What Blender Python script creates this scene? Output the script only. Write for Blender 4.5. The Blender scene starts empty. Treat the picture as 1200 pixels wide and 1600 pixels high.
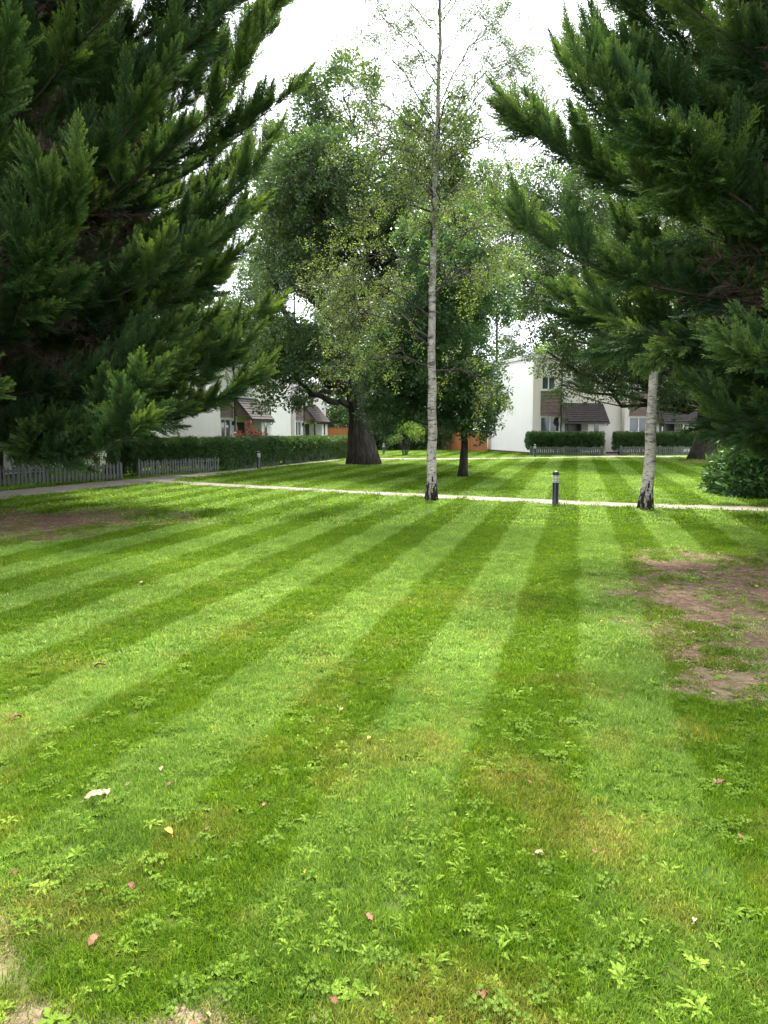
import bpy, math, random
import numpy as np
from mathutils import Vector, noise as mnoise
PI = math.pi
random.seed(7)
rng = np.random.default_rng(7)
scene = bpy.context.scene
COL = scene.collection

# ------------------------------------------------------------------ camera, sky, sun, exposure
CAM_H = 1.58
PITCH = math.radians(6.2)
cam_d = bpy.data.cameras.new("camera")
cam_d.sensor_fit = 'VERTICAL'; cam_d.sensor_height = 24.0; cam_d.lens = 18.0
cam_d.clip_start = 0.05; cam_d.clip_end = 2000
cam = bpy.data.objects.new("camera", cam_d); COL.objects.link(cam)
cam.location = (0, 0, CAM_H); cam.rotation_euler = (math.radians(90) - PITCH, 0, 0)
scene.camera = cam

SUN_EL = math.radians(56); SUN_AZ = math.radians(8)      # azimuth measured from +Y towards +X
world = bpy.data.worlds.new("World"); scene.world = world; world.use_nodes = True
wt = world.node_tree; wt.nodes.clear()
def wn(t, **k):
    n = wt.nodes.new(t)
    for a, b in k.items(): setattr(n, a, b)
    return n
w_out = wn('ShaderNodeOutputWorld'); w_bg = wn('ShaderNodeBackground')
w_sky = wn('ShaderNodeTexSky', sky_type='NISHITA', sun_disc=False, sun_elevation=SUN_EL, sun_rotation=SUN_AZ)
w_tc = wn('ShaderNodeTexCoord'); w_map = wn('ShaderNodeMapping'); w_map.inputs['Scale'].default_value = (1, 1, 2.2)
w_no = wn('ShaderNodeTexNoise'); w_no.inputs['Scale'].default_value = 2.3; w_no.inputs['Detail'].default_value = 7; w_no.inputs['Roughness'].default_value = .55
w_rc = wn('ShaderNodeValToRGB')
w_rc.color_ramp.elements[0].position = .36; w_rc.color_ramp.elements[0].color = (5.2, 5.6, 6.3, 1)
w_rc.color_ramp.elements[1].position = .58; w_rc.color_ramp.elements[1].color = (8.6, 8.75, 9.0, 1)
w_mx = wn('ShaderNodeMix', data_type='RGBA'); w_mx.inputs[0].default_value = .9
wt.links.new(w_tc.outputs['Generated'], w_map.inputs['Vector']); wt.links.new(w_map.outputs[0], w_no.inputs['Vector'])
wt.links.new(w_no.outputs['Fac'], w_rc.inputs[0])
wt.links.new(w_sky.outputs[0], w_mx.inputs[6]); wt.links.new(w_rc.outputs[0], w_mx.inputs[7])
wt.links.new(w_mx.outputs[2], w_bg.inputs[0]); w_bg.inputs[1].default_value = .11
wt.links.new(w_bg.outputs[0], w_out.inputs[0])

sun_d = bpy.data.lights.new("sun", 'SUN'); sun_d.energy = 3.1; sun_d.angle = math.radians(9); sun_d.color = (1, .95, .87)
sun = bpy.data.objects.new("sun", sun_d); COL.objects.link(sun)
sd = Vector((math.sin(SUN_AZ) * math.cos(SUN_EL), math.cos(SUN_AZ) * math.cos(SUN_EL), math.sin(SUN_EL)))
sun.rotation_euler = sd.to_track_quat('Z', 'Y').to_euler(); sun.location = (0, 0, 40)

vs = scene.view_settings
vs.view_transform = 'Standard'; vs.look = 'None'; vs.gamma = 1; vs.use_curve_mapping = False; vs.exposure = 2.15
scene.cycles.max_bounces = 8; scene.cycles.diffuse_bounces = 3; scene.cycles.transmission_bounces = 6
scene.cycles.transparent_max_bounces = 8
scene.cycles.use_denoising = True

# ------------------------------------------------------------------ where a spot of the place is on the ground
def G(px, py, z=0.0):
    dx, dy = (px - 600) / 1200.0, (800 - py) / 1200.0
    c, s = math.cos(PITCH), math.sin(PITCH)
    d = Vector((dx, c + dy * s, -s + dy * c))
    t = (z - CAM_H) / d.z
    return Vector((d.x * t, d.y * t, z))
def depth_of(py): return G(600, py).y

# ------------------------------------------------------------------ helpers: objects
def link(o): COL.objects.link(o); return o
def tag(o, label=None, cat=None, group=None, kind=None):
    if label: o['label'] = label
    if cat: o['category'] = cat
    if group: o['group'] = group
    if kind: o['kind'] = kind
    return o
def empty(name, loc, rz=0, label=None, cat=None, group=None):
    o = link(bpy.data.objects.new(name, None)); o.location = loc; o.rotation_euler = (0, 0, rz); o.empty_display_size = .3
    return tag(o, label, cat, group)
class MB:
    def __init__(s): s.v = []; s.f = []; s.n = 0
    def add(s, verts, faces):
        verts = np.asarray(verts, float).reshape(-1, 3)
        s.v.append(verts); n = s.n
        s.f.extend([tuple(i + n for i in f) for f in faces]); s.n += len(verts)
    def box(s, x0, x1, y0, y1, z0, z1):
        s.add([(x0,y0,z0),(x1,y0,z0),(x1,y1,z0),(x0,y1,z0),(x0,y0,z1),(x1,y0,z1),(x1,y1,z1),(x0,y1,z1)],
              [(0,3,2,1),(4,5,6,7),(0,1,5,4),(1,2,6,5),(2,3,7,6),(3,0,4,7)])
    def tube(s, pts, rad, k=6, cap=True, rough=0.0, rnd=None, flute=0.0):
        pts = np.asarray(pts, float); n = len(pts)
        rad = np.broadcast_to(np.asarray(rad, float), (n,)) if np.ndim(rad) else np.full(n, float(rad))
        t = np.gradient(pts, axis=0); t /= np.linalg.norm(t, axis=1, keepdims=True) + 1e-9
        ref = np.array([0, 0, 1.0]) if abs(t[:, 2]).mean() < .8 else np.array([0, 1.0, 0])
        a = np.cross(t, ref); a /= np.linalg.norm(a, axis=1, keepdims=True) + 1e-9
        b = np.cross(a, t)
        ang = np.arange(k) * 2 * PI / k
        r = rad[:, None] * np.ones((n, k))
        if rough > 0: r = r * (1 + rough * (rng.random((n, k)) - .5))
        if flute > 0: r = r * (1 + flute * np.sign(np.sin(ang * k / 2 + .1))[None, :])
        v = pts[:, None, :] + r[:, :, None] * (np.cos(ang)[None, :, None] * a[:, None, :] + np.sin(ang)[None, :, None] * b[:, None, :])
        f = []
        for i in range(n - 1):
            for j in range(k):
                j2 = (j + 1) % k
                f.append((i*k+j, i*k+j2, (i+1)*k+j2, (i+1)*k+j))
        if cap: f.append(tuple(range(k - 1, -1, -1))); f.append(tuple((n-1)*k + j for j in range(k)))
        s.add(v.reshape(-1, 3), f)
    def mesh(s, name, mats, smooth=False):
        m = bpy.data.meshes.new(name)
        v = np.concatenate(s.v) if s.v else np.zeros((0, 3))
        m.from_pydata(v.tolist(), [], s.f)
        for mt in (mats if isinstance(mats, (list, tuple)) else [mats]): m.materials.append(mt)
        if smooth: m.polygons.foreach_set('use_smooth', [True] * len(m.polygons))
        m.update(); return m
    def obj(s, name, mats, parent=None, smooth=False, kind=None, label=None):
        o = link(bpy.data.objects.new(name, s.mesh(name, mats, smooth)))
        if parent: o.parent = parent
        if kind: o['kind'] = kind
        if label: o['label'] = label
        return o
def copy_tree(o, parent=None):
    c = o.copy(); COL.objects.link(c); c.parent = parent
    for ch in list(o.children): copy_tree(ch, c)
    return c

def quad_mesh(name, V, F, mat, attrs=None, smooth=False):
    """fast mesh of V (n,3) and F (m,k) with constant k"""
    m = bpy.data.meshes.new(name)
    V = np.ascontiguousarray(V, np.float32); F = np.ascontiguousarray(F, np.int32); k = F.shape[1]
    m.vertices.add(len(V)); m.vertices.foreach_set('co', V.ravel())
    m.loops.add(F.size); m.loops.foreach_set('vertex_index', F.ravel())
    m.polygons.add(len(F)); m.polygons.foreach_set('loop_start', np.arange(0, F.size, k, dtype=np.int32))
    m.polygons.foreach_set('loop_total', np.full(len(F), k, np.int32))
    if smooth: m.polygons.foreach_set('use_smooth', np.ones(len(F), bool))
    m.update(calc_edges=True)
    for mt in (mat if isinstance(mat, (list, tuple)) else [mat]): m.materials.append(mt)
    for n, a in (attrs or {}).items():
        at = m.attributes.new(n, 'FLOAT', 'POINT'); at.data.foreach_set('value', np.ascontiguousarray(a, np.float32))
    return m

# ------------------------------------------------------------------ helpers: scattering of what nobody could count
def scatter(name, P, rot, scl, protos, parent=None, tint=None, idx=None, kind='stuff'):
    P = np.asarray(P, np.float32); n = len(P)
    m = bpy.data.meshes.new(name); m.vertices.add(n); m.vertices.foreach_set('co', P.ravel())
    def attr(nm, typ, data, key):
        a = m.attributes.new(nm, typ, 'POINT'); a.data.foreach_set(key, np.ascontiguousarray(data).ravel())
    attr('rot', 'FLOAT_VECTOR', np.asarray(rot, np.float32), 'vector')
    scl = np.asarray(scl, np.float32)
    if scl.ndim == 1: scl = np.repeat(scl[:, None], 3, 1)
    attr('scl', 'FLOAT_VECTOR', scl, 'vector')
    attr('idx', 'INT', (rng.integers(0, len(protos), n) if idx is None else idx).astype(np.int32), 'value')
    attr('tint', 'FLOAT', (rng.random(n) if tint is None else tint).astype(np.float32), 'value')
    o = link(bpy.data.objects.new(name, m))
    if parent: o.parent = parent
    if kind: o['kind'] = kind
    ng = bpy.data.node_groups.new(name, 'GeometryNodeTree')
    ng.interface.new_socket('Geometry', in_out='INPUT', socket_type='NodeSocketGeometry')
    ng.interface.new_socket('Geometry', in_out='OUTPUT', socket_type='NodeSocketGeometry')
    gi = ng.nodes.new('NodeGroupInput'); go = ng.nodes.new('NodeGroupOutput')
    ip = ng.nodes.new('GeometryNodeInstanceOnPoints'); ip.inputs['Pick Instance'].default_value = True
    jn = ng.nodes.new('GeometryNodeJoinGeometry')
    for pr in protos:
        oi = ng.nodes.new('GeometryNodeObjectInfo'); oi.inputs['Object'].default_value = pr
        g2 = ng.nodes.new('GeometryNodeGeometryToInstance')
        ng.links.new(oi.outputs['Geometry'], g2.inputs[0]); ng.links.new(g2.outputs[0], jn.inputs[0])
    def na(nm, dt):
        a = ng.nodes.new('GeometryNodeInputNamedAttribute'); a.data_type = dt; a.inputs['Name'].default_value = nm
        return [s for s in a.outputs if s.enabled and s.name == 'Attribute'][0]
    e2r = ng.nodes.new('FunctionNodeEulerToRotation')
    ng.links.new(gi.outputs[0], ip.inputs['Points']); ng.links.new(jn.outputs[0], ip.inputs['Instance'])
    ng.links.new(na('rot', 'FLOAT_VECTOR'), e2r.inputs[0]); ng.links.new(e2r.outputs[0], ip.inputs['Rotation'])
    ng.links.new(na('scl', 'FLOAT_VECTOR'), ip.inputs['Scale']); ng.links.new(na('idx', 'INT'), ip.inputs['Instance Index'])
    ng.links.new(ip.outputs[0], go.inputs[0])
    md = o.modifiers.new('scatter', 'NODES'); md.node_group = ng
    return o
def proto(mesh): return bpy.data.objects.new(mesh.name, mesh)      # a pattern for the scattering, never in the scene itself
def dir_rot(D, roll):
    D = np.asarray(D, float); D = D / (np.linalg.norm(D, axis=1, keepdims=True) + 1e-9)
    el = np.arcsin(np.clip(D[:, 2], -1, 1)); az = np.arctan2(D[:, 1], D[:, 0])
    return np.stack([roll, -el, az], 1)

# ------------------------------------------------------------------ smooth numpy noise on the ground plane
_tab = np.random.default_rng(3).random((256, 256))
def vnoise(x, y, sc):
    x = np.asarray(x) / sc + 1000; y = np.asarray(y) / sc + 1000
    xi = np.floor(x).astype(int); yi = np.floor(y).astype(int); fx = x - xi; fy = y - yi
    fx = fx*fx*(3-2*fx); fy = fy*fy*(3-2*fy)
    g = lambda a, b: _tab[a % 256, b % 256]
    return (g(xi, yi)*(1-fx)+g(xi+1, yi)*fx)*(1-fy) + (g(xi, yi+1)*(1-fx)+g(xi+1, yi+1)*fx)*fy
def fbm(x, y, sc):
    return .5*vnoise(x, y, sc) + .27*vnoise(x+7.3, y+2.1, sc*.47) + .15*vnoise(x+1.7, y+9.2, sc*.21) + .08*vnoise(x, y, sc*.09)

# ------------------------------------------------------------------ materials
class NT:
    def __init__(s, name):
        s.m = bpy.data.materials.new(name); s.m.use_nodes = True; s.t = s.m.node_tree; s.t.nodes.clear()
        s.out = s.t.nodes.new('ShaderNodeOutputMaterial')
    def n(s, t, **k):
        x = s.t.nodes.new(t)
        for a, b in k.items(): setattr(x, a, b)
        return x
    def l(s, a, b): s.t.links.new(a, b)
    def val(s, sock, v):
        if hasattr(v, 'links') or isinstance(v, bpy.types.NodeSocket): s.l(v, sock)
        else: sock.default_value = v
    def math(s, op, a, b=0.0, c=0.0, clamp=False):
        x = s.n('ShaderNodeMath', operation=op); x.use_clamp = clamp
        s.val(x.inputs[0], a); s.val(x.inputs[1], b); s.val(x.inputs[2], c); return x.outputs[0]
    def noise(s, vec, scale, detail=4, rough=.55, out='Fac'):
        x = s.n('ShaderNodeTexNoise'); x.inputs['Scale'].default_value = scale; x.inputs['Detail'].default_value = detail
        x.inputs['Roughness'].default_value = rough
        if vec is not None: s.l(vec, x.inputs['Vector'])
        return x.outputs[out]
    def ramp(s, fac, stops, interp='LINEAR'):
        x = s.n('ShaderNodeValToRGB'); cr = x.color_ramp; cr.interpolation = interp
        while len(cr.elements) < len(stops): cr.elements.new(.5)
        for e, (p, c) in zip(cr.elements, stops):
            e.position = p; e.color = (*c, 1) if len(c) == 3 else c
        s.l(fac, x.inputs[0]); return x.outputs[0]
    def mix(s, f, a, b, blend='MIX'):
        x = s.n('ShaderNodeMix', data_type='RGBA', blend_type=blend)
        s.val(x.inputs[0], f)
        for k, v in ((6, a), (7, b)):
            if isinstance(v, tuple): v = (*v, 1) if len(v) == 3 else v
            s.val(x.inputs[k], v)
        return x.outputs[2]
    def map(s, vec, scale=(1, 1, 1), loc=(0, 0, 0)):
        x = s.n('ShaderNodeMapping'); x.inputs['Scale'].default_value = scale; x.inputs['Location'].default_value = loc
        s.l(vec, x.inputs['Vector']); return x.outputs[0]
    def obj_co(s): return s.n('ShaderNodeTexCoord').outputs['Object']
    def pos(s): return s.n('ShaderNodeNewGeometry').outputs['Position']
    def attr(s, name, typ='GEOMETRY'): 
        x = s.n('ShaderNodeAttribute', attribute_name=name, attribute_type=typ); return x.outputs['Fac']
    def bump(s, h, strength=.4, dist=.01):
        x = s.n('ShaderNodeBump'); x.inputs['Strength'].default_value = strength; x.inputs['Distance'].default_value = dist
        s.l(h, x.inputs['Height']); return x.outputs[0]
    def bsdf(s, col, rough=.7, spec=.3, normal=None, metal=0.0, **k):
        x = s.n('ShaderNodeBsdfPrincipled')
        if isinstance(col, tuple): col = (*col, 1)
        s.val(x.inputs['Base Color'], col); s.val(x.inputs['Roughness'], rough); x.inputs['Specular IOR Level'].default_value = spec
        x.inputs['Metallic'].default_value = metal
        if normal is not None: s.l(normal, x.inputs['Normal'])
        for a, b in k.items(): x.inputs[a].default_value = b
        return x.outputs[0]
    def done(s, sh): s.l(sh, s.out.inputs[0]); return s.m
    def leafy(s, col, trans, rough=.5, spec=.25, tcol=None):
        b = s.bsdf(col, rough, spec)
        t = s.n('ShaderNodeBsdfTranslucent')
        tc = s.mix(1.0, col, (1.6, 1.5, .55), 'MULTIPLY') if tcol is None else tcol
        s.val(t.inputs['Color'], tc)
        x = s.n('ShaderNodeMixShader'); x.inputs[0].default_value = trans
        s.l(b, x.inputs[1]); s.l(t.outputs[0], x.inputs[2]); return s.done(x.outputs[0])

def plain(name, col, rough=.7, var=.12, scale=6, bump=.15, spec=.3, metal=0.0):
    s = NT(name); co = s.obj_co(); nz = s.noise(co, scale, 6, .6)
    c0 = tuple(max(0, c * (1 - var)) for c in col); c1 = tuple(c * (1 + var) for c in col)
    c = s.ramp(nz, [(.3, c0), (.7, c1)])
    return s.done(s.bsdf(c, rough, spec, s.bump(s.noise(co, scale * 8, 4), bump, .004), metal))

# cross path line on the ground (the lawn's stripes change their pitch there)
_a, _b = G(240, 754), G(1198, 797)
LB = (_b.y - _a.y) / (_b.x - _a.x); LA = _a.y - LB * _a.x
def is_far(x, y): return y > LA + LB * x

def lawn_colour(s):
    """green of the turf, with the light off leaning mown blades painted in as stripes, worn and moss-yellow patches; the same for soil sheet and blades"""
    p = s.pos(); sp = s.n('ShaderNodeSeparateXYZ'); s.l(p, sp.inputs[0]); X, Y = sp.outputs[0], sp.outputs[1]
    wob = s.noise(p, 1.7, 3); wob = s.math('MULTIPLY', s.math('SUBTRACT', wob, .5), .22)
    e = s.math('SUBTRACT', s.math('SUBTRACT', X, s.math('MULTIPLY', Y, .25)), .06)
    e = s.math('ADD', e, wob)
    far = s.math('GREATER_THAN', s.math('SUBTRACT', Y, s.math('MULTIPLY', X, LB)), LA)
    w = s.math('ADD', .545, s.math('MULTIPLY', far, .16))
    sn = s.math('SINE', s.math('MULTIPLY', s.math('DIVIDE', e, w), PI))
    st = s.math('ADD', s.math('MULTIPLY', sn, 2.8), .5, clamp=True)
    big = s.noise(p, .55, 4)
    st = s.math('MULTIPLY', st, s.math('MULTIPLY', s.math('SUBTRACT', Y, 1.3), .36, clamp=True))
    st = s.math('MULTIPLY', st, s.math('ADD', s.math('MULTIPLY', big, 1.2), .30), clamp=True)
    fine = s.noise(p, 26, 6, .72)
    dark = s.ramp(fine, [(.3, (.052, .118, .005)), (.5, (.086, .170, .007)), (.72, (.140, .225, .014))])
    lite = s.ramp(fine, [(.3, (.105, .205, .034)), (.5, (.155, .270, .052)), (.72, (.225, .335, .080))])
    c = s.mix(st, dark, lite)  # stripes: brightness from blade lean, put into the turf colour
    mossn = s.noise(s.map(p, loc=(4.2, 9.1, 0)), 1.15, 5, .65)
    moss = s.ramp(mossn, [(.50, (0, 0, 0)), (.68, (1, 1, 1))])
    near = s.math('SUBTRACT', 1.15, s.math('MULTIPLY', Y, .12), clamp=True)
    c = s.mix(s.math('MULTIPLY', s.math('MULTIPLY', moss, near), .9), c, (.225, .215, .050))
    return c, p

def mat_ground():
    s = NT('turf_soil'); c, p = lawn_colour(s)
    c = s.mix(1.0, s.mix(.35, c, (.10, .085, .035)), (.55, .55, .55), 'MULTIPLY')
    d = s.attr('dirt')
    dn = s.noise(p, 14, 6, .75); dn2 = s.noise(p, 1.9, 3)
    soil = s.ramp(dn, [(.28, (.055, .036, .024)), (.5, (.150, .100, .066)), (.72, (.30, .22, .155))])
    tan = s.ramp(dn, [(.28, (.10, .072, .042)), (.5, (.19, .145, .09)), (.72, (.30, .24, .155))])
    soil = s.mix(s.ramp(dn2, [(.55, (0, 0, 0)), (.72, (1, 1, 1))]), soil, tan)
    soil = s.mix(s.attr('dry'), soil, tan)
    f = s.math('ADD', s.math('MULTIPLY', d, 1.7), s.math('SUBTRACT', s.math('MULTIPLY', dn, 1.9), 1.35), clamp=True)
    c = s.mix(f, c, soil)
    return s.done(s.bsdf(c, .95, .1, s.bump(s.noise(p, 40, 5, .8), .6, .02)))
M_ground = mat_ground()

def mat_grass():
    s = NT('grass_blade'); c, p = lawn_colour(s)
    t = s.attr('tint', 'INSTANCER'); b = s.attr('bl')
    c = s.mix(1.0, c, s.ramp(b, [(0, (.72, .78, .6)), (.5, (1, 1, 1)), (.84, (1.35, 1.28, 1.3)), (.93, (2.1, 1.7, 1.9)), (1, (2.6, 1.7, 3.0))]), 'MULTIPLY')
    c = s.mix(1.0, c, s.ramp(t, [(0, (.68, .74, .6)), (1, (1.3, 1.22, 1.3))]), 'MULTIPLY')
    return s.leafy(c, .42, .6, .12, s.mix(1.0, c, (1.35, 1.35, .7), 'MULTIPLY'))
M_grass = mat_grass()

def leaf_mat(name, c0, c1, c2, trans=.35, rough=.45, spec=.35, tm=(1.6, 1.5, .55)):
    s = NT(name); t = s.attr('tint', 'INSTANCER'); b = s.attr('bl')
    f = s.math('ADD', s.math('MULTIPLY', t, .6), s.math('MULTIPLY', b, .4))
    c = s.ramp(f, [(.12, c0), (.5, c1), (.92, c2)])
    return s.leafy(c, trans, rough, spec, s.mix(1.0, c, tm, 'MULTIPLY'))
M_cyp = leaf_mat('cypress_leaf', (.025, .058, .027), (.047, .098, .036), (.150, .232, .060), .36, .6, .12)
M_dead = plain('dead_twig', (.075, .048, .040), .9, .4, 5, 0)
M_oak = leaf_mat('oak_leaf', (.032, .072, .027), (.058, .114, .040), (.115, .185, .052), .38, .40, .45)
M_pale = leaf_mat('pale_far_leaf', (.050, .095, .045), (.085, .145, .070), (.150, .220, .095), .40, .5, .3)
M_bluish = leaf_mat('young_oak_leaf', (.036, .092, .042), (.066, .145, .062), (.125, .220, .082), .38, .38, .5)
M_birch = leaf_mat('birch_leaf', (.085, .145, .045), (.135, .210, .070), (.205, .280, .085), .40, .45, .35)
M_hedge = leaf_mat('hedge_leaf', (.026, .070, .020), (.050, .122, .032), (.105, .195, .048), .26, .35, .5)
M_laurel = leaf_mat('laurel_leaf', (.030, .080, .028), (.055, .130, .045), (.120, .210, .075), .22, .45, .3)
M_yellow = leaf_mat('yellowish_leaf', (.04, .095, .02), (.07, .14, .025), (.13, .20, .035), .45, .45, .35)
M_red = leaf_mat('red_maple_leaf', (.055, .018, .018), (.100, .030, .028), (.17, .055, .045), .3, .45, .35, (1.5, .7, .6))
M_weed = leaf_mat('weed_leaf', (.100, .180, .016), (.155, .250, .026), (.250, .345, .050), .35, .75, .08, (1.3, 1.3, .6))
M_clover = leaf_mat('clover_leaf', (.095, .165, .022), (.135, .220, .034), (.200, .290, .060), .3, .8, .05, (1.3, 1.3, .4))

def bark(name, c0, c1, c2, sx=9, sz=1.4, bump=.9, dist=.03):
    s = NT(name); co = s.obj_co(); v = s.map(co, (sx, sx, sz))
    nz = s.noise(v, 1.0, 7, .7); f2 = s.noise(co, 1.3, 3)
    c = s.ramp(nz, [(.30, c0), (.5, c1), (.72, c2)])
    c = s.mix(s.math('MULTIPLY', f2, .35), c, (.06, .075, .045))
    return s.done(s.bsdf(c, .92, .15, s.bump(nz, bump, dist)))
M_bark = bark('oak_bark', (.010, .008, .008), (.040, .032, .028), (.110, .092, .078), 11, 1.5, 1.0, .05)
M_barkc = bark('cypress_bark', (.014, .010, .009), (.034, .025, .021), (.075, .056, .047), 20, 2, .8, .02)
M_twig = plain('twig_bark', (.055, .045, .040), .85, .3, 4, 0)
def mat_birch():
    s = NT('birch_bark'); co = s.obj_co(); sp = s.n('ShaderNodeSeparateXYZ'); s.l(co, sp.inputs[0])
    base = s.ramp(s.noise(co, 7, 5, .6), [(.3, (.24, .21, .185)), (.52, (.46, .42, .385)), (.8, (.64, .60, .56))])
    lent = s.noise(s.map(co, (9, 9, 27)), 1.0, 5, .7)
    lm = s.ramp(lent, [(.53, (0, 0, 0)), (.60, (1, 1, 1))])
    c = s.mix(s.math('MULTIPLY', lm, .75), base, (.055, .045, .040))
    band = s.noise(s.map(co, (2.2, 2.2, 9)), 1.0, 4, .7)
    c = s.mix(s.math('MULTIPLY', s.ramp(band, [(.56, (0, 0, 0)), (.63, (1, 1, 1))]), .85), c, (.03, .026, .024))
    fis = s.noise(s.map(co, (16, 16, 3.2)), 1.0, 5, .7)
    low = s.math('SUBTRACT', 1.0, s.math('MULTIPLY', sp.outputs[2], .85), clamp=True)
    fm = s.math('GREATER_THAN', s.math('ADD', fis, s.math('MULTIPLY', low, .36)), .77)
    c = s.mix(fm, c, (.026, .022, .020))
    hi = s.math('MULTIPLY', s.math('SUBTRACT', sp.outputs[2], 5.5), .22, clamp=True)
    c = s.mix(s.math('MULTIPLY', hi, .8), c, (.12, .10, .09))
    return s.done(s.bsdf(c, .75, .25, s.bump(s.math('SUBTRACT', lent, s.math('MULTIPLY', fm, .8)), .6, .01)))
M_birchbark = mat_birch()

M_path = plain('path_concrete', (.215, .185, .16), .9, .2, 3, .3)
def mat_wall(name, col):
    s = NT(name); co = s.pos(); a = s.noise(co, .7, 5, .6); b = s.noise(s.map(co, (6, 6, .5)), 1, 4, .6)
    c = s.mix(s.math('MULTIPLY', s.ramp(a, [(.35, (0, 0, 0)), (.8, (1, 1, 1))]), .35), col, tuple(x * .86 for x in col))
    c = s.mix(s.math('MULTIPLY', s.ramp(b, [(.55, (0, 0, 0)), (.85, (1, 1, 1))]), .5), c, tuple(x * .74 for x in col))
    return s.done(s.bsdf(c, .85, .2, s.bump(s.noise(co, 60, 3), .25, .003)))
M_wall = mat_wall('white_render', (.78, .76, .73)); M_cream = mat_wall('cream_render', (.76, .72, .65))
M_plinth = plain('dark_plinth', (.08, .05, .045), .8)
M_upvc = plain('white_frame', (.78, .79, .80), .35, .03, 4, 0, .5)
def mat_glass():
    s = NT('window_glass'); co = s.pos(); n = s.noise(co, .9, 3)
    c = s.ramp(n, [(.35, (.035, .045, .05)), (.65, (.10, .125, .135))])
    return s.done(s.bsdf(c, .06, .6))
M_glass = mat_glass(); M_blind = plain('pale_blind', (.45, .47, .46), .7, .06, 5, 0)
M_door = plain('shade_black_door', (.012, .013, .017), .35, .1, 4, 0, .5); M_inside = plain('dark_inside', (.03, .028, .03), .8)
M_tilep = plain('hung_tile', (.19, .14, .125), .85, .28, 3.3, .4); M_tiler = plain('brown_roof_tile', (.055, .045, .044), .85, .25, 3.1, .4)
M_pipe = plain('black_pipe', (.015, .015, .016), .4, .1, 4, 0, .5); M_fascia = plain('pale_fascia', (.62, .60, .58), .6, .05, 4, 0)
M_lead = plain('grey_roof', (.24, .235, .24), .75)
def mat_wood(name, c0, c1, sc=(25, 25, 1.6)):
    s = NT(name); co = s.pos(); nz = s.noise(s.map(co, sc), 1, 5, .65); r = s.noise(co, 2.1, 2)
    c = s.mix(r, s.ramp(nz, [(.3, c0), (.7, c1)]), tuple((a + b) * .42 for a, b in zip(c0, c1)))
    return s.done(s.bsdf(c, .85, .2, s.bump(nz, .3, .006)))
M_picket = mat_wood('weathered_picket', (.075, .085, .076), (.185, .20, .18))
M_fence = mat_wood('orange_fence_board', (.26, .095, .036), (.47, .20, .085))
M_brick = plain('brick', (.24, .13, .095), .9, .35, 9, .4)
M_black = plain('black_metal', (.010, .012, .014), .38, .15, 8, 0, .5); M_silver = plain('pale_louvre', (.62, .66, .66), .35, .06, 9, 0, .5, .35)
M_lens = plain('frosted_lens', (.16, .18, .19), .3, .1, 6, 0, .5)
M_dryleaf = [plain('dry_leaf_brown', (.20, .105, .055), .8, .3, 30, .3), plain('dry_leaf_tan', (.34, .25, .15), .8, .25, 30, .3),
             plain('dry_leaf_red', (.13, .055, .030), .8, .3, 30, .3), plain('dry_leaf_yellow', (.42, .27, .05), .8, .2, 30, .3)]

# ------------------------------------------------------------------ ground
def axis(lims):
    out = []
    for a, b, st in lims: out.append(np.arange(a, b, st))
    out.append([lims[-1][1]]); return np.concatenate(out)
gx = axis([(-900, -60, 140), (-60, -12, 4), (-12, 12, .12), (12, 60, 4), (60, 900, 140)])
gy = axis([(-300, -8, 60), (-8, 0.5, .8), (.5, 18, .11), (18, 48, .5), (48, 80, 4), (80, 900, 120)])
def ell(x, y, cx, cy, a, b, ang=0):
    c, s_ = math.cos(ang), math.sin(ang); u = ((x-cx)*c + (y-cy)*s_)/a; v = (-(x-cx)*s_ + (y-cy)*c)/b
    return 1 - np.sqrt(u*u + v*v)
OAK = G(568, 725); ROAK = G(1098, 718); YOAK = G(723, 745); BIR = G(674, 783); BIR2 = G(1008, 797)
def dirt_raw(x, y):
    d = np.maximum.reduce([
        ell(x, y, -6.9, 12.6, 3.9, 2.9, .15) * 1.7, ell(x, y, 4.5, 8.4, 1.9, 2.0) * 1.5, ell(x, y, 3.3, 6.5, 1.35, 2.4, .25) * 1.7,
        ell(x, y, 2.15, 4.6, .40, .30) * .6, ell(x, y, 2.95, 5.4, .9, 1.2) * 1.0, ell(x, y, -1.36, 2.1, .46, .36) * 1.1, ell(x, y, -.80, 1.78, .66, .24) * 1.4,
        ell(x, y, OAK.x, OAK.y, 2.0, 2.2) * 1.6, ell(x, y, ROAK.x - 1.2, ROAK.y - 3.0, 3.4, 4.0) * 1.4, ell(x, y, YOAK.x, YOAK.y, .45, .5),
        ell(x, y, 2.3, 6.2, .9, .5) * .35])
    return d
def dirt(x, y):
    x = np.asarray(x, float); y = np.asarray(y, float)
    d = dirt_raw(x, y); return np.clip(d * 1.25 + (fbm(x, y, 1.1) - .5) * 1.9 * (d > -.6) + (fbm(x+50, y, .16) - .5) * 1.3 + .10, 0, 1) * np.clip((d + .45) * 3, 0, 1)
GX, GY = np.meshgrid(gx, gy); nx, ny = len(gx), len(gy)
V = np.stack([GX.ravel(), GY.ravel(), np.zeros(nx * ny)], 1)
ii = (np.arange(ny - 1)[:, None] * nx + np.arange(nx - 1)[None, :]).ravel()
F = np.stack([ii, ii + 1, ii + nx + 1, ii + nx], 1)
dv = dirt(V[:, 0], V[:, 1])
near_dry = np.clip(np.maximum(ell(V[:, 0], V[:, 1], -1.1, 1.9, 1.3, .7), ell(V[:, 0], V[:, 1], 2.15, 4.5, .7, .5)) * 4, 0, 1)
ground = link(bpy.data.objects.new('ground', quad_mesh('ground', V, F, M_ground, {'dirt': dv, 'dry': near_dry}))); ground['kind'] = 'structure'

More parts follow.
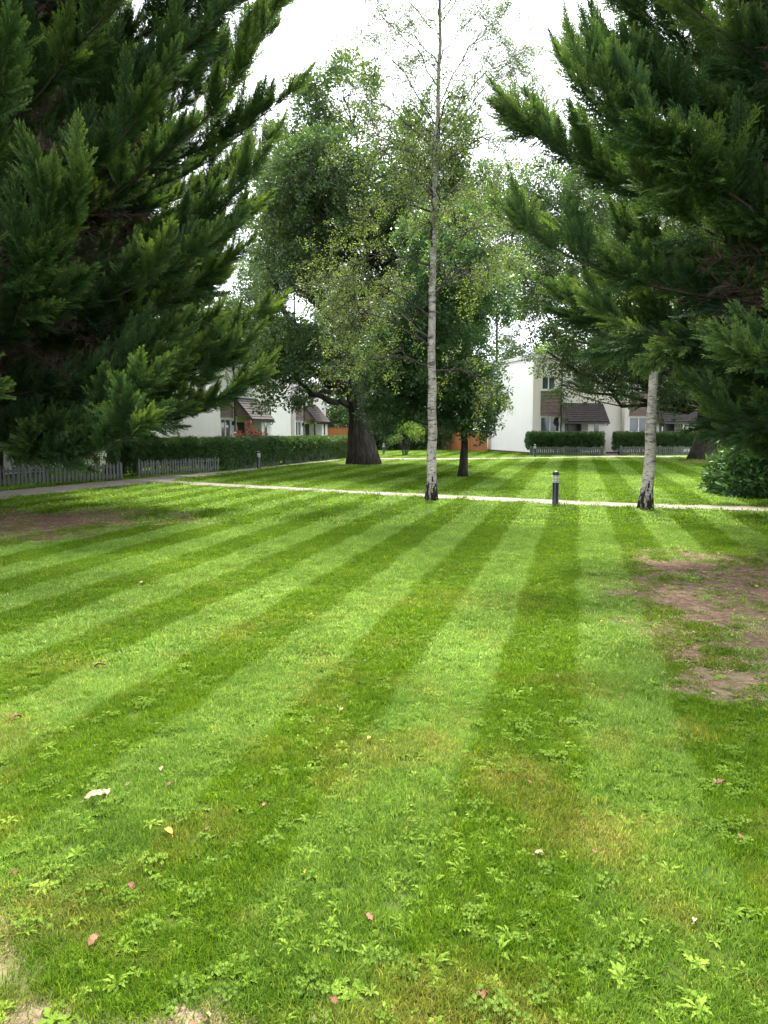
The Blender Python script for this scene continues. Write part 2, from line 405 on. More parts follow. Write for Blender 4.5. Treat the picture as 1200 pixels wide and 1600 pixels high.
# ------------------------------------------------------------------ paths
def poly_path(name, left, right, z=.004, th=None):
    """left/right: matching lists of ground points; a slab with a low worn edge"""
    mb = MB(); n = len(left)
    v = []
    for a, b in zip(left, right): v += [(a[0], a[1], z + .012), (b[0], b[1], z + .012), (a[0], a[1], -.03), (b[0], b[1], -.03)]
    f = []
    for i in range(n - 1):
        a = 4*i; b = a + 4
        f += [(a, a+1, b+1, b), (a, b, b+2, a+2), (a+1, a+3, b+3, b+1)]
    f += [(0, 2, 3, 1), (4*n-4, 4*n-3, 4*n-1, 4*n-2)]
    mb.add(v, f); o = mb.obj(name, M_path); o['kind'] = 'structure'; return o
def dens(pts, step=.5):
    out = []
    for a, b in zip(pts[:-1], pts[1:]):
        n = max(1, int((b - a).length / step))
        for i in range(n): out.append(a.lerp(b, i / n))
    out.append(pts[-1]); return out
def resample(pts, n):
    d = [0]
    for a, b in zip(pts[:-1], pts[1:]): d.append(d[-1] + (b - a).length)
    out = []
    for t in np.linspace(0, d[-1], n):
        k = min(max(np.searchsorted(d, t) - 1, 0), len(pts) - 2); u = (t - d[k]) / max(1e-6, d[k+1] - d[k]); out.append(pts[k].lerp(pts[k+1], min(1, max(0, u))))
    return out
def jit(pts, a=.025):
    return [p + Vector((random.uniform(-a, a), random.uniform(-a, a), 0)) for p in pts]
A_up = [G(*q) for q in [(-260, 797), (0, 768), (190, 750.5), (340, 737.5), (435, 727.5), (508, 720), (540, 716.5), (560, 714.4)]]
A_lo = [G(*q) for q in [(-260, 822), (0, 781), (235, 755), (355, 741), (431, 731), (508, 722.6), (540, 718.6), (560, 716.4)]]
B_up = [G(*q) for q in [(236, 751), (263, 752), (537, 767), (665, 772.7), (700, 774.6), (992, 788), (1198, 793), (1500, 803)]]
B_lo = [G(*q) for q in [(205, 756.5), (245, 755), (539, 772), (663, 778.8), (700, 781), (992, 794.8), (1198, 800), (1500, 811)]]
C_up = [G(*q) for q in [(560, 716.0), (700, 716.3), (837, 715.2), (941, 713), (1060, 712.6), (1200, 712)]]
C_lo = [G(*q) for q in [(560, 719.0), (700, 719), (837, 717.3), (941, 715.6), (1060, 715), (1200, 714.5)]]
W_up = [G(943, 713.0), G(945, 705)]; W_lo = [G(968, 713.0), G(961, 705)]
NP = 60
paths = []
for nm, u, l, z in (('garden_path', A_up, A_lo, .004), ('cross_path', B_up, B_lo, .009), ('far_path', C_up, C_lo, .004), ('gate_path', W_up, W_lo, .009)):
    n = NP if nm != 'gate_path' else 4
    U, L = jit(resample(u, n)), jit(resample(l, n)); paths.append((U, L)); poly_path(nm, U, L, z)
def in_path(x, y, grow=.0):
    x = np.asarray(x); y = np.asarray(y); inside = np.zeros(x.shape, bool)
    for U, L in paths:
        P = [(p.x, p.y) for p in U] + [(p.x, p.y) for p in reversed(L)]
        P = np.array(P); c = np.zeros(x.shape, bool); j = len(P) - 1
        for i in range(len(P)):
            yi, yj, xi, xj = P[i, 1], P[j, 1], P[i, 0], P[j, 0]
            if yi != yj:
                c ^= ((yi > y) != (yj > y)) & (x < (xj - xi) * (y - yi) / (yj - yi) + xi)
            j = i
        inside |= c
    return inside

# ------------------------------------------------------------------ houses
def frame_pt(O, u, n, a, b, z): return (O[0] + u[0]*a + n[0]*b, O[1] + u[1]*a + n[1]*b, z)
def facade(mb, W, H, th, opens, y=0.0, z0=0.0):
    """wall in the local x-z plane (front face at y=0, thickness towards +y), holes left at opens (x0,x1,z0,z1)"""
    xs = sorted({0, W, *[o[0] for o in opens], *[o[1] for o in opens]}); zs = sorted({z0, H, *[o[2] for o in opens], *[o[3] for o in opens]})
    for i in range(len(xs) - 1):
        for k in range(len(zs) - 1):
            cx, cz = (xs[i] + xs[i+1]) / 2, (zs[k] + zs[k+1]) / 2
            if any(o[0] < cx < o[1] and o[2] < cz < o[3] for o in opens): continue
            mb.box(xs[i], xs[i+1], y, y + th, zs[k], zs[k+1])
def window(parent, x0, x1, z0, z1, y=.07, lights=2, sill=True, split=None):
    mb = MB(); t = .055; d = .06
    mb.box(x0, x1, y, y+d, z0, z0+t); mb.box(x0, x1, y, y+d, z1-t, z1); mb.box(x0, x0+t, y, y+d, z0+t, z1-t); mb.box(x1-t, x1, y, y+d, z0+t, z1-t)
    xs = np.linspace(x0, x1, lights + 1)
    for x in xs[1:-1]: mb.box(x-t*.6, x+t*.6, y-.002, y+d, z0+t, z1-t)
    w = mb.obj('window', M_upvc, parent)
    for i in range(lights):
        p = MB(); a = xs[i] + (t if i == 0 else t*.6); b = xs[i+1] - (t if i == lights-1 else t*.6)
        p.box(a, b, y+.03, y+.04, z0+t, z1-t); p.obj('pane', M_glass, w)
    p = MB(); p.box(x0+t, x1-t, y+.10, y+.11, z0+(z1-z0)*(split if split else .55), z1-t); p.obj('blind', M_blind, w)
    p = MB(); p.box(x0-.01, x1+.01, y+.6, y+.62, z0-.1, z1+.1); p.obj('dark_room_sheet', M_inside, w)  # darkness of the room painted as a near-black sheet
    if sill:
        p = MB(); p.box(x0-.06, x1+.06, -.05, y, z0-.055, z0); p.obj('sill', M_upvc, w)
    return w
def tile_field(name, mb_fn, mat, parent): 
    mb = MB(); mb_fn(mb); o = mb.obj(name, mat, parent); o['kind'] = 'stuff'; return o
def hung_tiles(x0, x1, z0, z1, y=0.0, row=.21, wid=.165):
    def fn(mb):
        z = z0; r = 0
        while z < z1 - .02:
            x = x0 - (wid/2 if r % 2 else 0)
            zt = min(z + row, z1)
            while x < x1:
                a, b = max(x, x0) + .004, min(x + wid, x1) - .004
                if b - a > .02:
                    j = random.uniform(0, .012)
                    mb.add([(a, y-.035-j, z), (b, y-.035-j, z), (b, y-.010, zt), (a, y-.010, zt), (a, y-.004, z), (b, y-.004, z), (b, y-.002, zt), (a, y-.002, zt)],
                           [(0,1,2,3), (4,7,6,5), (0,4,5,1), (1,5,6,2), (3,2,6,7), (0,3,7,4)])
                x += wid
            z += row; r += 1
    return fn
def roof_tiles(x0, x1, y0, z0, y1, z1, row=.17, wid=.17):
    L = math.hypot(y1-y0, z1-z0); dy, dz = (y1-y0)/L, (z1-z0)/L; ny, nz = -dz, dy
    if nz < 0: ny, nz = -ny, -nz
    def fn(mb):
        nrow = int(L / row) + 1
        for r in range(nrow):
            a0 = r*row; a1 = min(L, a0 + row*1.15); x = x0 - (wid/2 if r % 2 else 0)
            while x < x1:
                a, b = max(x, x0)+.003, min(x+wid, x1)-.003
                if b - a > .02:
                    j = .030 + random.uniform(0, .008)
                    P = lambda xx, s, h: (xx, y0 + dy*s + ny*h, z0 + dz*s + nz*h)
                    mb.add([P(a,a0,j), P(b,a0,j), P(b,a1,.012), P(a,a1,.012), P(a,a0,.002), P(b,a0,.002)], [(0,1,2,3), (0,4,5,1), (0,3,4), (1,5,2)])
                x += wid
    return fn
def house(O, ang, W, Dp, H, label, group, mirror=False, detail=True, porch=(1.75, 4.4), win=(.15, 1.35), up=((3.05, 4.4),), zw=(1.1, 2.05), zu=(3.62, 4.38),
          side='left', cream=False, step=.8, tile_from=0.1, tile_to=1.45, plain_front=False):
    """local x along the front, local -y out of the front, z up"""
    h = empty('terraced_house', O, ang, label, 'house', group)
    opens = []
    if not plain_front:
        opens.append((win[0], win[1], zw[0], zw[1]))
        for a, b in up: opens.append((a, b, zu[0], zu[1]))
        opens.append((porch[0] + .12, porch[1] - 1.3, .02, 1.9))
    mw = M_cream if cream else M_wall
    mb = MB(); facade(mb, W, H, .22, opens); mb.obj('front_wall', mw, h)
    # side and back walls of rendered panels with open joints
    def panels(x, face, y0, y1):
        n = max(1, int(round((y1 - y0) / 1.2))); st = (y1 - y0) / n; proto_m = None
        for i in range(n):
            if proto_m is None:
                p = MB(); p.box(-.10, .10, .004, st - .004, 0, H); proto_m = p.mesh('wall_panel', M_wall)
            o = link(bpy.data.objects.new('wall_panel', proto_m)); o.parent = h; o.location = (x, y0 + i*st, 0)
    panels(.1 if True else 0, -1, .225, Dp); panels(W - .1, 1, .225, Dp)
    mb = MB(); mb.box(.2, W-.2, Dp-.2, Dp-.005, 0, H); mb.obj('back_wall', mw, h)
    mb = MB(); mb.box(.02, W-.02, .02, Dp-.02, -.05, .12); mb.box(-.012, W+.012, -.012, .0, 0, .11); mb.box(-.012, -.001, 0, Dp, 0, .13); mb.box(W+.001, W+.012, 0, Dp, 0, .13)
    mb.obj('plinth', M_plinth, h)
    mb = MB(); mb.box(-.08, W+.08, -.10, Dp+.08, H+.002, H+.10); r = mb.obj('roof', M_lead, h)
    mb = MB(); mb.box(-.105, W+.105, -.125, -.101, H-.09, H+.12); mb.box(-.105, -.081, -.10, Dp+.1, H-.09, H+.12); mb.box(W+.081, W+.105, -.10, Dp+.1, H-.09, H+.12); mb.obj('fascia', M_fascia, r)
    if plain_front: return h
    window(h, win[0], win[1], zw[0], zw[1], split=.35)
    for a, b in up: window(h, a, b, zu[0], zu[1], split=.8)
    tile_field('hung_tiles', hung_tiles(tile_from, tile_to, zw[1] + .06, zu[0] - .1 if tile_to > up[0][0] else 3.35), M_tilep, h)
    # porch: cheek triangle, lean-to roof, white pier, recess whose darkness is painted by a wide black door
    p0, p1 = porch; pr = step; ze, zr = 2.2, 3.12
    pz = MB(); pz.add([(p0, -.003, ze), (p0, -pr, ze), (p0, -.003, zr), (p0+.06, -.003, ze), (p0+.06, -pr, ze), (p0+.06, -.003, zr)], [(0,2,1), (3,4,5), (0,1,4,3), (1,2,5,4)])
    pc = pz.obj('porch_cheek', M_tilep, h)
    pz = MB(); pz.add([(p1-.06, -.003, ze), (p1-.06, -pr, ze), (p1-.06, -.003, zr), (p1, -.003, ze), (p1, -pr, ze), (p1, -.003, zr)], [(0,2,1), (3,4,5), (0,1,4,3), (1,2,5,4)]); pz.obj('porch_cheek', M_tilep, h)
    rz = MB(); e = .16
    sl = (zr - ze) / pr
    rz.add([(p0-.1, -pr-e, ze-e*sl+.03), (p1+.1, -pr-e, ze-e*sl+.03), (p1+.1, -.003, zr+.03), (p0-.1, -.003, zr+.03),
            (p0-.1, -pr-e, ze-e*sl-.03), (p1+.1, -pr-e, ze-e*sl-.03), (p1+.1, -.003, zr-.03), (p0-.1, -.003, zr-.03)],
           [(0,1,2,3), (4,7,6,5), (0,4,5,1), (1,5,6,2), (0,3,7,4), (3,2,6,7)])
    rf = rz.obj('porch_roof', M_tiler, h)
    tile_field('roof_tiles', roof_tiles(p0-.1, p1+.1, -pr-e, ze-e*sl+.032, -.005, zr+.03), M_tiler, rf)
    g = MB(); g.box(p0-.12, p1+.12, -pr-e-.05, -pr-e+.005, ze-e*sl-.12, ze-e*sl-.032); g.obj('gutter', M_pipe, h)
    g = MB(); g.box(p0, p1, -pr-.02, -pr+.02, ze-.26, ze-.16-.02); g.obj('porch_beam', M_upvc, h)
    g = MB(); g.box(p1-1.25, p1, -pr, -.003, 0, ze-.27); pier = g.obj('porch_store', mw, h)
    g = MB(); g.box(p1-.85, p1-.55, -pr-.012, -pr-.001, 1.15, 1.9); g.obj('slot_window', M_glass, h)
    g = MB(); g.box(p0, p0+.09, -pr+.01, -pr+.10, 0, ze-.27); g.obj('porch_post', M_pipe, h)
    g = MB(); g.box(p0+.12, p1-1.3, .12, .17, .02, 1.9); dr = g.obj('front_door', M_door, h)
    g = MB(); g.box(p0+.40, p0+.50, .112, .119, .9, 1.7); g.obj('door_glass', M_silver, dr)
    g = MB(); g.tube([(p0+1.05, .115, 1.0), (p0+1.05, .07, 1.0), (p0+.95, .07, 1.0)], .012, 6); g.obj('handle', M_silver, dr)
    g = MB(); g.tube([(p0-.16, -.05, H-.1), (p0-.16, -.05, .1)], .035, 8); g.box(p0-.24, p0-.08, -.10, -.002, H-.25, H-.1); g.obj('downpipe', M_pipe, h)
    g = MB(); g.tube([(p1+.06, -pr-.12, ze-.25), (p1+.06, -pr-.06, ze-.38), (p1+.09, -pr*.5, ze-.5), (p1+.09, -.05, ze-.6), (p1+.09, -.05, .1)], .032, 8); g.obj('downpipe', M_pipe, h)
    g = MB(); g.box(p0-.42, p0-.32, -.10, -.002, 1.75, 1.95); g.obj('wall_lamp', M_pipe, h)
    return h
# left terrace runs away from the camera, fronts facing right: local x = u, local -y = n  -> rotation so x -> u
U_ANG = math.atan2(.97, .242)
uL = (math.cos(U_ANG), math.sin(U_ANG)); nL = (math.sin(U_ANG), -math.cos(U_ANG))
gL = 'terraced houses behind the long hedge'
L1 = (-7.86, 37.0)
house((L1[0], L1[1], 0), U_ANG, 6.45, 8, 4.7, 'white terraced house with red-leaved shrub before its tiled porch, half behind the conifer', gL, cream=False)
house((-5.87, 51.0, 0), U_ANG, 6.45, 8, 4.7, 'white terraced house beside the oak trunk, the farther one with a porch on the left', gL)
house((L1[0] + uL[0]*6.5 - nL[0]*1.5, L1[1] + uL[1]*6.5 - nL[1]*1.5, 0), U_ANG, 6.9, 6, 4.75, 'plain white recessed house front between two tiled porches', gL, plain_front=True)
house((L1[0] - uL[0]*7.6 - nL[0]*2.2, L1[1] - uL[1]*7.6 - nL[1]*2.2, 0), U_ANG, 7.5, 6, 4.8, 'white house wall glimpsed through the left conifers above the hedge', gL, plain_front=True)
house((L1[0] - uL[0]*15.2 - nL[0]*1.2, L1[1] - uL[1]*15.2 - nL[1]*1.2, 0), U_ANG, 7.5, 6, 4.8, 'white house wall at the far left, seen in scraps between dark conifer branches', gL, plain_front=True)
# right terrace
R_ANG = math.atan2(.257, 1.0)
uR = (math.cos(R_ANG), math.sin(R_ANG))
RO = G(831, 710); RO = (RO.x, RO.y, 0)
gR = 'terraced houses across the far lawn'
house(RO, R_ANG, 6.1, 7.2, 5.95, 'white end-of-terrace house with blank side wall beside the orange fence', gR, cream=True, porch=(2.05, 4.65), win=(.55, 1.85), up=((.6, 1.5),), zw=(1.36, 2.3), zu=(3.95, 4.75), tile_from=.5, tile_to=1.9, step=.7)
R2 = (RO[0] + uR[0]*6.12 + .35*uR[1], RO[1] + uR[1]*6.12 - .35*uR[0], 0)
house(R2, R_ANG, 6.1, 7.2, 5.95, 'white terraced house seen on both sides of the leaning birch trunk', gR, cream=True, porch=(2.35, 4.95), win=(.35, 1.7), up=((.45, 1.5),), zw=(1.36, 2.3), zu=(3.95, 4.9), tile_from=.3, tile_to=1.75, step=.7)

# ------------------------------------------------------------------ picket fences, gate, board fences
def picket_mesh(h, w=.07, t=.018):
    mb = MB(); mb.add([(-w/2, -t/2, 0.03), (w/2, -t/2, 0.03), (w/2, -t/2, h-.05), (0, -t/2, h), (-w/2, -t/2, h-.05),
                       (-w/2, t/2, 0.03), (w/2, t/2, 0.03), (w/2, t/2, h-.05), (0, t/2, h), (-w/2, t/2, h-.05)],
                      [(0,1,2,3,4), (9,8,7,6,5), (0,5,6,1), (1,6,7,2), (2,7,8,3), (3,8,9,4), (4,9,5,0)])
    return mb.mesh('picket', M_picket)
PK = [picket_mesh(.55), picket_mesh(.565, .075), picket_mesh(.535, .066)]
def picket_fence(a, b, label, group, name='picket_fence', cat='fence', h=.55, pitch=.125):
    a = Vector((a[0], a[1], 0)); b = Vector((b[0], b[1], 0)); L = (b - a).length; ang = math.atan2(b.y - a.y, b.x - a.x)
    f = empty(name, a, ang, label, cat, group)
    for z in (.14, h - .16):
        mb = MB(); mb.box(0, L, .012, .045, z, z + .06); mb.obj('rail', M_picket, f)
    n = int(L / pitch)
    for i in range(n + 1):
        o = link(bpy.data.objects.new('picket', random.choice(PK))); o.parent = f
        o.location = (i * L / n, 0, random.uniform(-.012, .012)); o.rotation_euler = (random.gauss(0, .02), random.gauss(0, .035), random.gauss(0, .05))
    npst = max(1, int(L / 1.9))
    for i in range(npst + 1):
        mb = MB(); mb.box(-.045, .045, .048, .135, 0, h + .03); o = mb.obj('post', M_picket, f); o.location = (min(max(i * L / npst, .05), L - .05), 0, 0)
    return f
gF = 'picket fences under the hedges'
FL = {}
segsL = [((-150, 776), (0, 761.5), 'grey picket fence at the left edge under the dark conifer'), ((0, 761.5), (190, 750), 'grey picket fence left of the small garden gate'),
         ((218, 745.5), (340, 736.8), 'grey picket fence just right of the small garden gate'), ((357, 735), (435, 727.3), 'picket fence hidden in hedge behind the left path bollard'),
         ((447, 726), (503, 720.2), 'picket fence beneath the hedge before the farther porch'), ((507, 719.8), (540, 716), 'short far picket fence beside the oak trunk')]
for a, b, lb in segsL: picket_fence(G(*a), G(*b), lb, gF)
segsR = [((829, 712.5), (942, 712.3), 'grey picket fence under the hedge beside the far bollard'), ((970, 712.0), (1092, 711), 'grey picket fence under the hedge behind the leaning birch')]
for a, b, lb in segsR: picket_fence(G(*a), G(*b), lb, gF)
picket_fence(G(196, 742), G(216, 741), 'small grey picket gate set back in the hedge opening', None, 'garden_gate', 'gate')

def board_fence(a, b, h, label, bw=.115, cap=True):
    a = Vector((a[0], a[1], 0)); b = Vector((b[0], b[1], 0)); L = (b - a).length; ang = math.atan2(b.y - a.y, b.x - a.x)
    f = empty('board_fence', a, ang, label, 'fence', 'orange board fences')
    n = int(L / bw); ms = []
    for k in range(3):
        mb = MB(); mb.add([(0, 0, 0), (bw+.02, -.012, 0), (bw+.02, .006, 0), (0, .018, 0), (0, 0, h), (bw+.02, -.012, h), (bw+.02, .006, h), (0, .018, h)],
                          [(0,3,2,1), (4,5,6,7), (0,1,5,4), (1,2,6,5), (2,3,7,6), (3,0,4,7)]); ms.append(mb.mesh('board', M_fence))
    for i in range(n):
        o = link(bpy.data.objects.new('board', ms[i % 3])); o.parent = f; o.location = (i*bw, 0, random.uniform(-.01, .01))
    np_ = max(1, int(L / 1.85))
    for i in range(np_ + 1):
        mb = MB(); mb.box(-.05, .05, -.06, .05, 0, h + .06); o = mb.obj('post', M_fence, f); o.location = (i * L / np_, 0, 0)
    if cap:
        mb = MB(); mb.box(-.05, L+.05, -.03, .04, h+.012, h+.05); mb.obj('cap_rail', M_fence, f)
    return f
board_fence(G(691, 703.2), G(733, 705), 1.62, 'orange board fence running back from the young tree, under the shed roof')
board_fence(G(733, 705), G(759.5, 705.3), 1.42, 'orange board fence panel between the young tree and the white house wall', cap=False)
board_fence(G(505, 704), G(545, 704), 1.6, 'orange board fence left of the oak trunk behind the far hedge')
sh = empty('garden_shed', G(715, 701.5), .15, 'shed with pale grey roof peeping over the orange fence', 'shed')
mb = MB(); mb.box(-1.1, 1.1, 0, 1.8, 0, 1.75); mb.obj('wall', M_fence, sh)
mb = MB(); mb.add([(-1.3, -.15, 1.72), (1.3, -.15, 1.72), (1.3, .9, 2.1), (-1.3, .9, 2.1), (1.3, 1.95, 1.72), (-1.3, 1.95, 1.72), (-1.3, -.15, 1.66), (1.3, -.15, 1.66)], [(0,1,2,3), (3,2,4,5), (0,6,7,1)]); mb.obj('roof', M_lead, sh)

# brick planter with small plant at the right gate
pl = empty('brick_planter', G(957, 705.5), R_ANG, 'low brick planter between the two far hedges', 'planter')
bm_ = MB(); bm_.box(-.105, .105, -.05, .05, 0, .065); bmesh_ = bm_.mesh('brick', M_brick)
for row in range(6):
    for k in range(5):
        for yy in (-.3, .3):
            o = link(bpy.data.objects.new('brick', bmesh_)); o.parent = pl; o.location = (-.46 + k*.22 + (.11 if row % 2 else 0), yy, row*.075)
mb = MB(); mb.box(-.45, .45, -.24, .24, 0, .43); mb.obj('soil', M_inside, pl)

# ------------------------------------------------------------------ bollards
def lathe(prof, k=20):
    mb = MB(); n = len(prof); v = []
    for r, z in prof:
        for j in range(k): v.append((r*math.cos(2*PI*j/k), r*math.sin(2*PI*j/k), z))
    f = []
    for i in range(n-1):
        for j in range(k): f.append((i*k+j, i*k+(j+1) % k, (i+1)*k+(j+1) % k, (i+1)*k+j))
    f.append(tuple(range(k-1, -1, -1))); f.append(tuple((n-1)*k+j for j in range(k)))
    mb.add(v, f); return mb
def bollard():
    b = empty('bollard_light', (0, 0, 0))
    lathe([(.085, 0), (.085, .012), (.066, .016), (.066, .475), (.062, .48)]).obj('post', M_black, b, True)
    lathe([(.050, .478), (.050, .640)]).obj('lens', M_lens, b, True)
    for k in range(5):
        z = .486 + k*.031
        lathe([(.050, z), (.069, z), (.069, z+.010), (.052, z+.019)]).obj('louvre', M_silver, b, True)
    lathe([(.070, .640), (.071, .655), (.066, .682), (.052, .702), (.030, .715), (.006, .719)]).obj('cap', M_black, b, True)
    return b
bo = bollard()
bl = [((867.5, 790.5), 'black bollard light with pale louvres on the near cross path, between the two birches'), ((404.5, 733.5), 'black bollard light beside the hedge path, before the red shrub'),
      ((835.5, 714.5), 'small black bollard light at the left end of the far hedge'), ((599.5, 711.5), 'tiny black bollard light just right of the oak trunk')]
for i, (q, lb) in enumerate(bl):
    o = bo if i == 0 else copy_tree(bo); p = G(*q); o.location = p; tag(o, lb, 'bollard', 'bollard lights along the paths'); o.rotation_euler.z = i

# ------------------------------------------------------------------ foliage patterns (all grow along +X, about 1 long)
def kites(base, tip, width, nrm, bl):
    """flat pointed leaf quads: base, left, tip, right"""
    base = np.asarray(base); tip = np.asarray(tip); ax = tip - base
    side = np.cross(ax, nrm); side /= np.linalg.norm(side, axis=1, keepdims=True) + 1e-9
    mid = base + ax * .42; w = np.asarray(width)[:, None] * .5
    n = len(base)
    V = np.stack([base, mid + side*w, tip, mid - side*w], 1).reshape(-1, 3)
    F = np.arange(4*n).reshape(n, 4)
    return V, F, np.repeat(bl, 4)
def unit(v): return v / (np.linalg.norm(v, axis=-1, keepdims=True) + 1e-9)
def cypress_bough(seed, nf=54, wide=1.0, name='bough'):
    r = np.random.default_rng(seed); B = []; T = []; W = []; N = []; BL = []
    for i in range(nf):
        s = (i + .5) / nf; s = s ** .9
        az = i * 2.4 + r.normal(0, .3)
        spread = math.radians(56 - 36*s) * r.uniform(.75, 1.15)
        rad = np.array([0, math.cos(az), math.sin(az) * .8])
        d = unit(np.array([math.cos(spread), 0, 0]) + rad * math.sin(spread)); d = unit(d + np.array([.1, 0, .12]))
        L = (.44 * (1 - s)**.8 + .085) * r.uniform(.55, 1.3) * wide
        base = np.array([s*.92, 0, .16*s*s])
        nr = unit(np.cross(d, r.normal(size=3))); sd = np.cross(nr, d)
        nt = max(5, int(L / .026))
        for k in range(nt):
            u = (k + .4) / nt; p0 = base + d*L*u + np.array([0, 0, .06*u*u*L])
            tl = L * .30 * (1 - .8*u) * r.uniform(.6, 1.25) + .012
            for sg in (-1, 1):
                dd = unit(d * .85 + sd * sg * .62 + nr * r.normal(0, .22))
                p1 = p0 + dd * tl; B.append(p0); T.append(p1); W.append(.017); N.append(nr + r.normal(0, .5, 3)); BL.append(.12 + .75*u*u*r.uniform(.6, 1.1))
                q = 2 if tl > .05 else 1
                for m in range(q):
                    pm = p0 + dd * tl * (.35 + .35*m); d2 = unit(dd + sd * sg * r.choice([-1, 1]) * .7 + nr * r.normal(0, .3))
                    B.append(pm); T.append(pm + d2 * tl * .42); W.append(.013); N.append(nr + r.normal(0, .6, 3)); BL.append(.15 + .8*u*u*r.uniform(.6, 1.2))
        B.append(base + d*L*.9); T.append(base + d*(L + .035)); W.append(.013); N.append(nr); BL.append(1.0)
    B = np.array(B); V, F, b = kites(B, np.array(T), np.array(W), np.array(N), np.clip(BL, 0, 1))
    t = MB(); t.tube([(0, 0, 0), (.45, 0, .035), (.9, 0, .13)], [.012, .008, .003], 4)
    tv = np.concatenate(t.v); tf = [f for f in t.f if len(f) == 4]
    n0 = len(V); V = np.concatenate([V, tv]); F = np.concatenate([F, np.array(tf) + n0]); b = np.concatenate([b, np.zeros(len(tv))])
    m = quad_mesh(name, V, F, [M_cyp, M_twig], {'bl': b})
    mi = np.zeros(len(F), np.int32); mi[n0//4:] = 1; m.polygons.foreach_set('material_index', mi)
    return proto(m)
BOUGH = [cypress_bough(s_, 50 + 4*s_, .85 + .08*s_) for s_ in range(5)]
def dead_spray(seed):
    r = np.random.default_rng(seed); mb = MB()
    mb.tube([(0, 0, 0), (.5, 0, .03), (1, 0, 0)], [.010, .007, .003], 3, False)
    for i in range(34):
        s = r.uniform(.08, 1); d = unit(np.array([.7, r.normal(0, .7), r.normal(0, .4)])); L = r.uniform(.15, .45)*(1.1-s*.6)
        p = np.array([s, 0, .02]); q = p + d*L*.6; e = q + unit(d + r.normal(0, .4, 3))*L*.5
        mb.tube([p, q, e], [.005, .004, .002], 3, False)
        for _ in range(3):
            e2 = q + unit(d + r.normal(0, .7, 3))*L*.45; mb.tube([q, e2], [.003, .0015], 3, False)
    return proto(mb.mesh('dead_spray', M_dead))
DEAD = [dead_spray(40 + k) for k in range(3)]
def leaf_cluster(seed, mat, nl, size, asp=.55, spread=.5, droop=.0, name='leaf_spray', twig=True):
    """a twig with nl two-faced leaves"""
    r = np.random.default_rng(seed); V = []; F = []; BL = []
    for i in range(nl):
        s = r.uniform(.05, 1)**.8; az = r.uniform(0, 2*PI); rr = spread * r.uniform(.15, 1) * (1.05 - .55*s)
        c = np.array([s, math.cos(az)*rr, math.sin(az)*rr*.75 - droop*s*s])
        d = unit(np.array([.55, math.cos(az), math.sin(az)*.6 - .15 - droop]) + r.normal(0, .5, 3)); up = unit(np.array([0, 0, 1]) + r.normal(0, .55, 3))
        sd_ = unit(np.cross(d, up)); nn = np.cross(sd_, d); L = size * r.uniform(.65, 1.25); w = L*asp*.5; n = len(V)
        V += [c, c + d*L*.45 + sd_*w + nn*w*.35, c + d*L, c + d*L*.45 - sd_*w + nn*w*.35]
        F += [(n, n+1, n+2), (n, n+2, n+3)]; BL += [r.random()] * 4
    mats = [mat, M_twig]; n0 = len(F)
    if twig:
        t = MB()
        t.tube([(0, 0, 0), (.5, 0, 0), (1, 0, -droop)], [.012, .008, .003], 3, False)
        for i in range(6):
            s = r.uniform(.1, .8); a = r.uniform(0, 6.28); t.tube([(s, 0, -droop*s*s), (s+.25, math.cos(a)*spread*.6, math.sin(a)*spread*.5 - droop*s)], [.006, .002], 3, False)
        tv = np.concatenate(t.v); k = len(V); V = np.concatenate([np.array(V), tv]); BL += [0]*len(tv)
        for f in t.f: F += [(f[0]+k, f[1]+k, f[2]+k), (f[0]+k, f[2]+k, f[3]+k)]
    m = quad_mesh(name, np.array(V), np.array(F), mats, {'bl': np.array(BL)})
    mi = np.zeros(len(F), np.int32); mi[n0:] = 1; m.polygons.foreach_set('material_index', mi)
    return proto(m)
OAKC = [leaf_cluster(60+k, M_oak, 60, .15, .6, .55) for k in range(4)]
YOAKC = [leaf_cluster(70+k, M_bluish, 60, .19, .55, .55, .12) for k in range(4)]
PALC = [leaf_cluster(65+k, M_pale, 60, .16, .6, .55) for k in range(3)]
YELC = [leaf_cluster(75+k, M_yellow, 50, .17, .6, .55) for k in range(3)]
BIRC = [leaf_cluster(80+k, M_birch, 34, .085, .72, .42, .35) for k in range(4)]
HEDC = [leaf_cluster(90+k, M_hedge, 46, .26, .5, .6, 0, twig=False) for k in range(4)]
LAUC = [leaf_cluster(95+k, M_laurel, 26, .42, .36, .5) for k in range(4)]
REDC = [leaf_cluster(99+k, M_red, 50, .20, .5, .55) for k in range(2)]

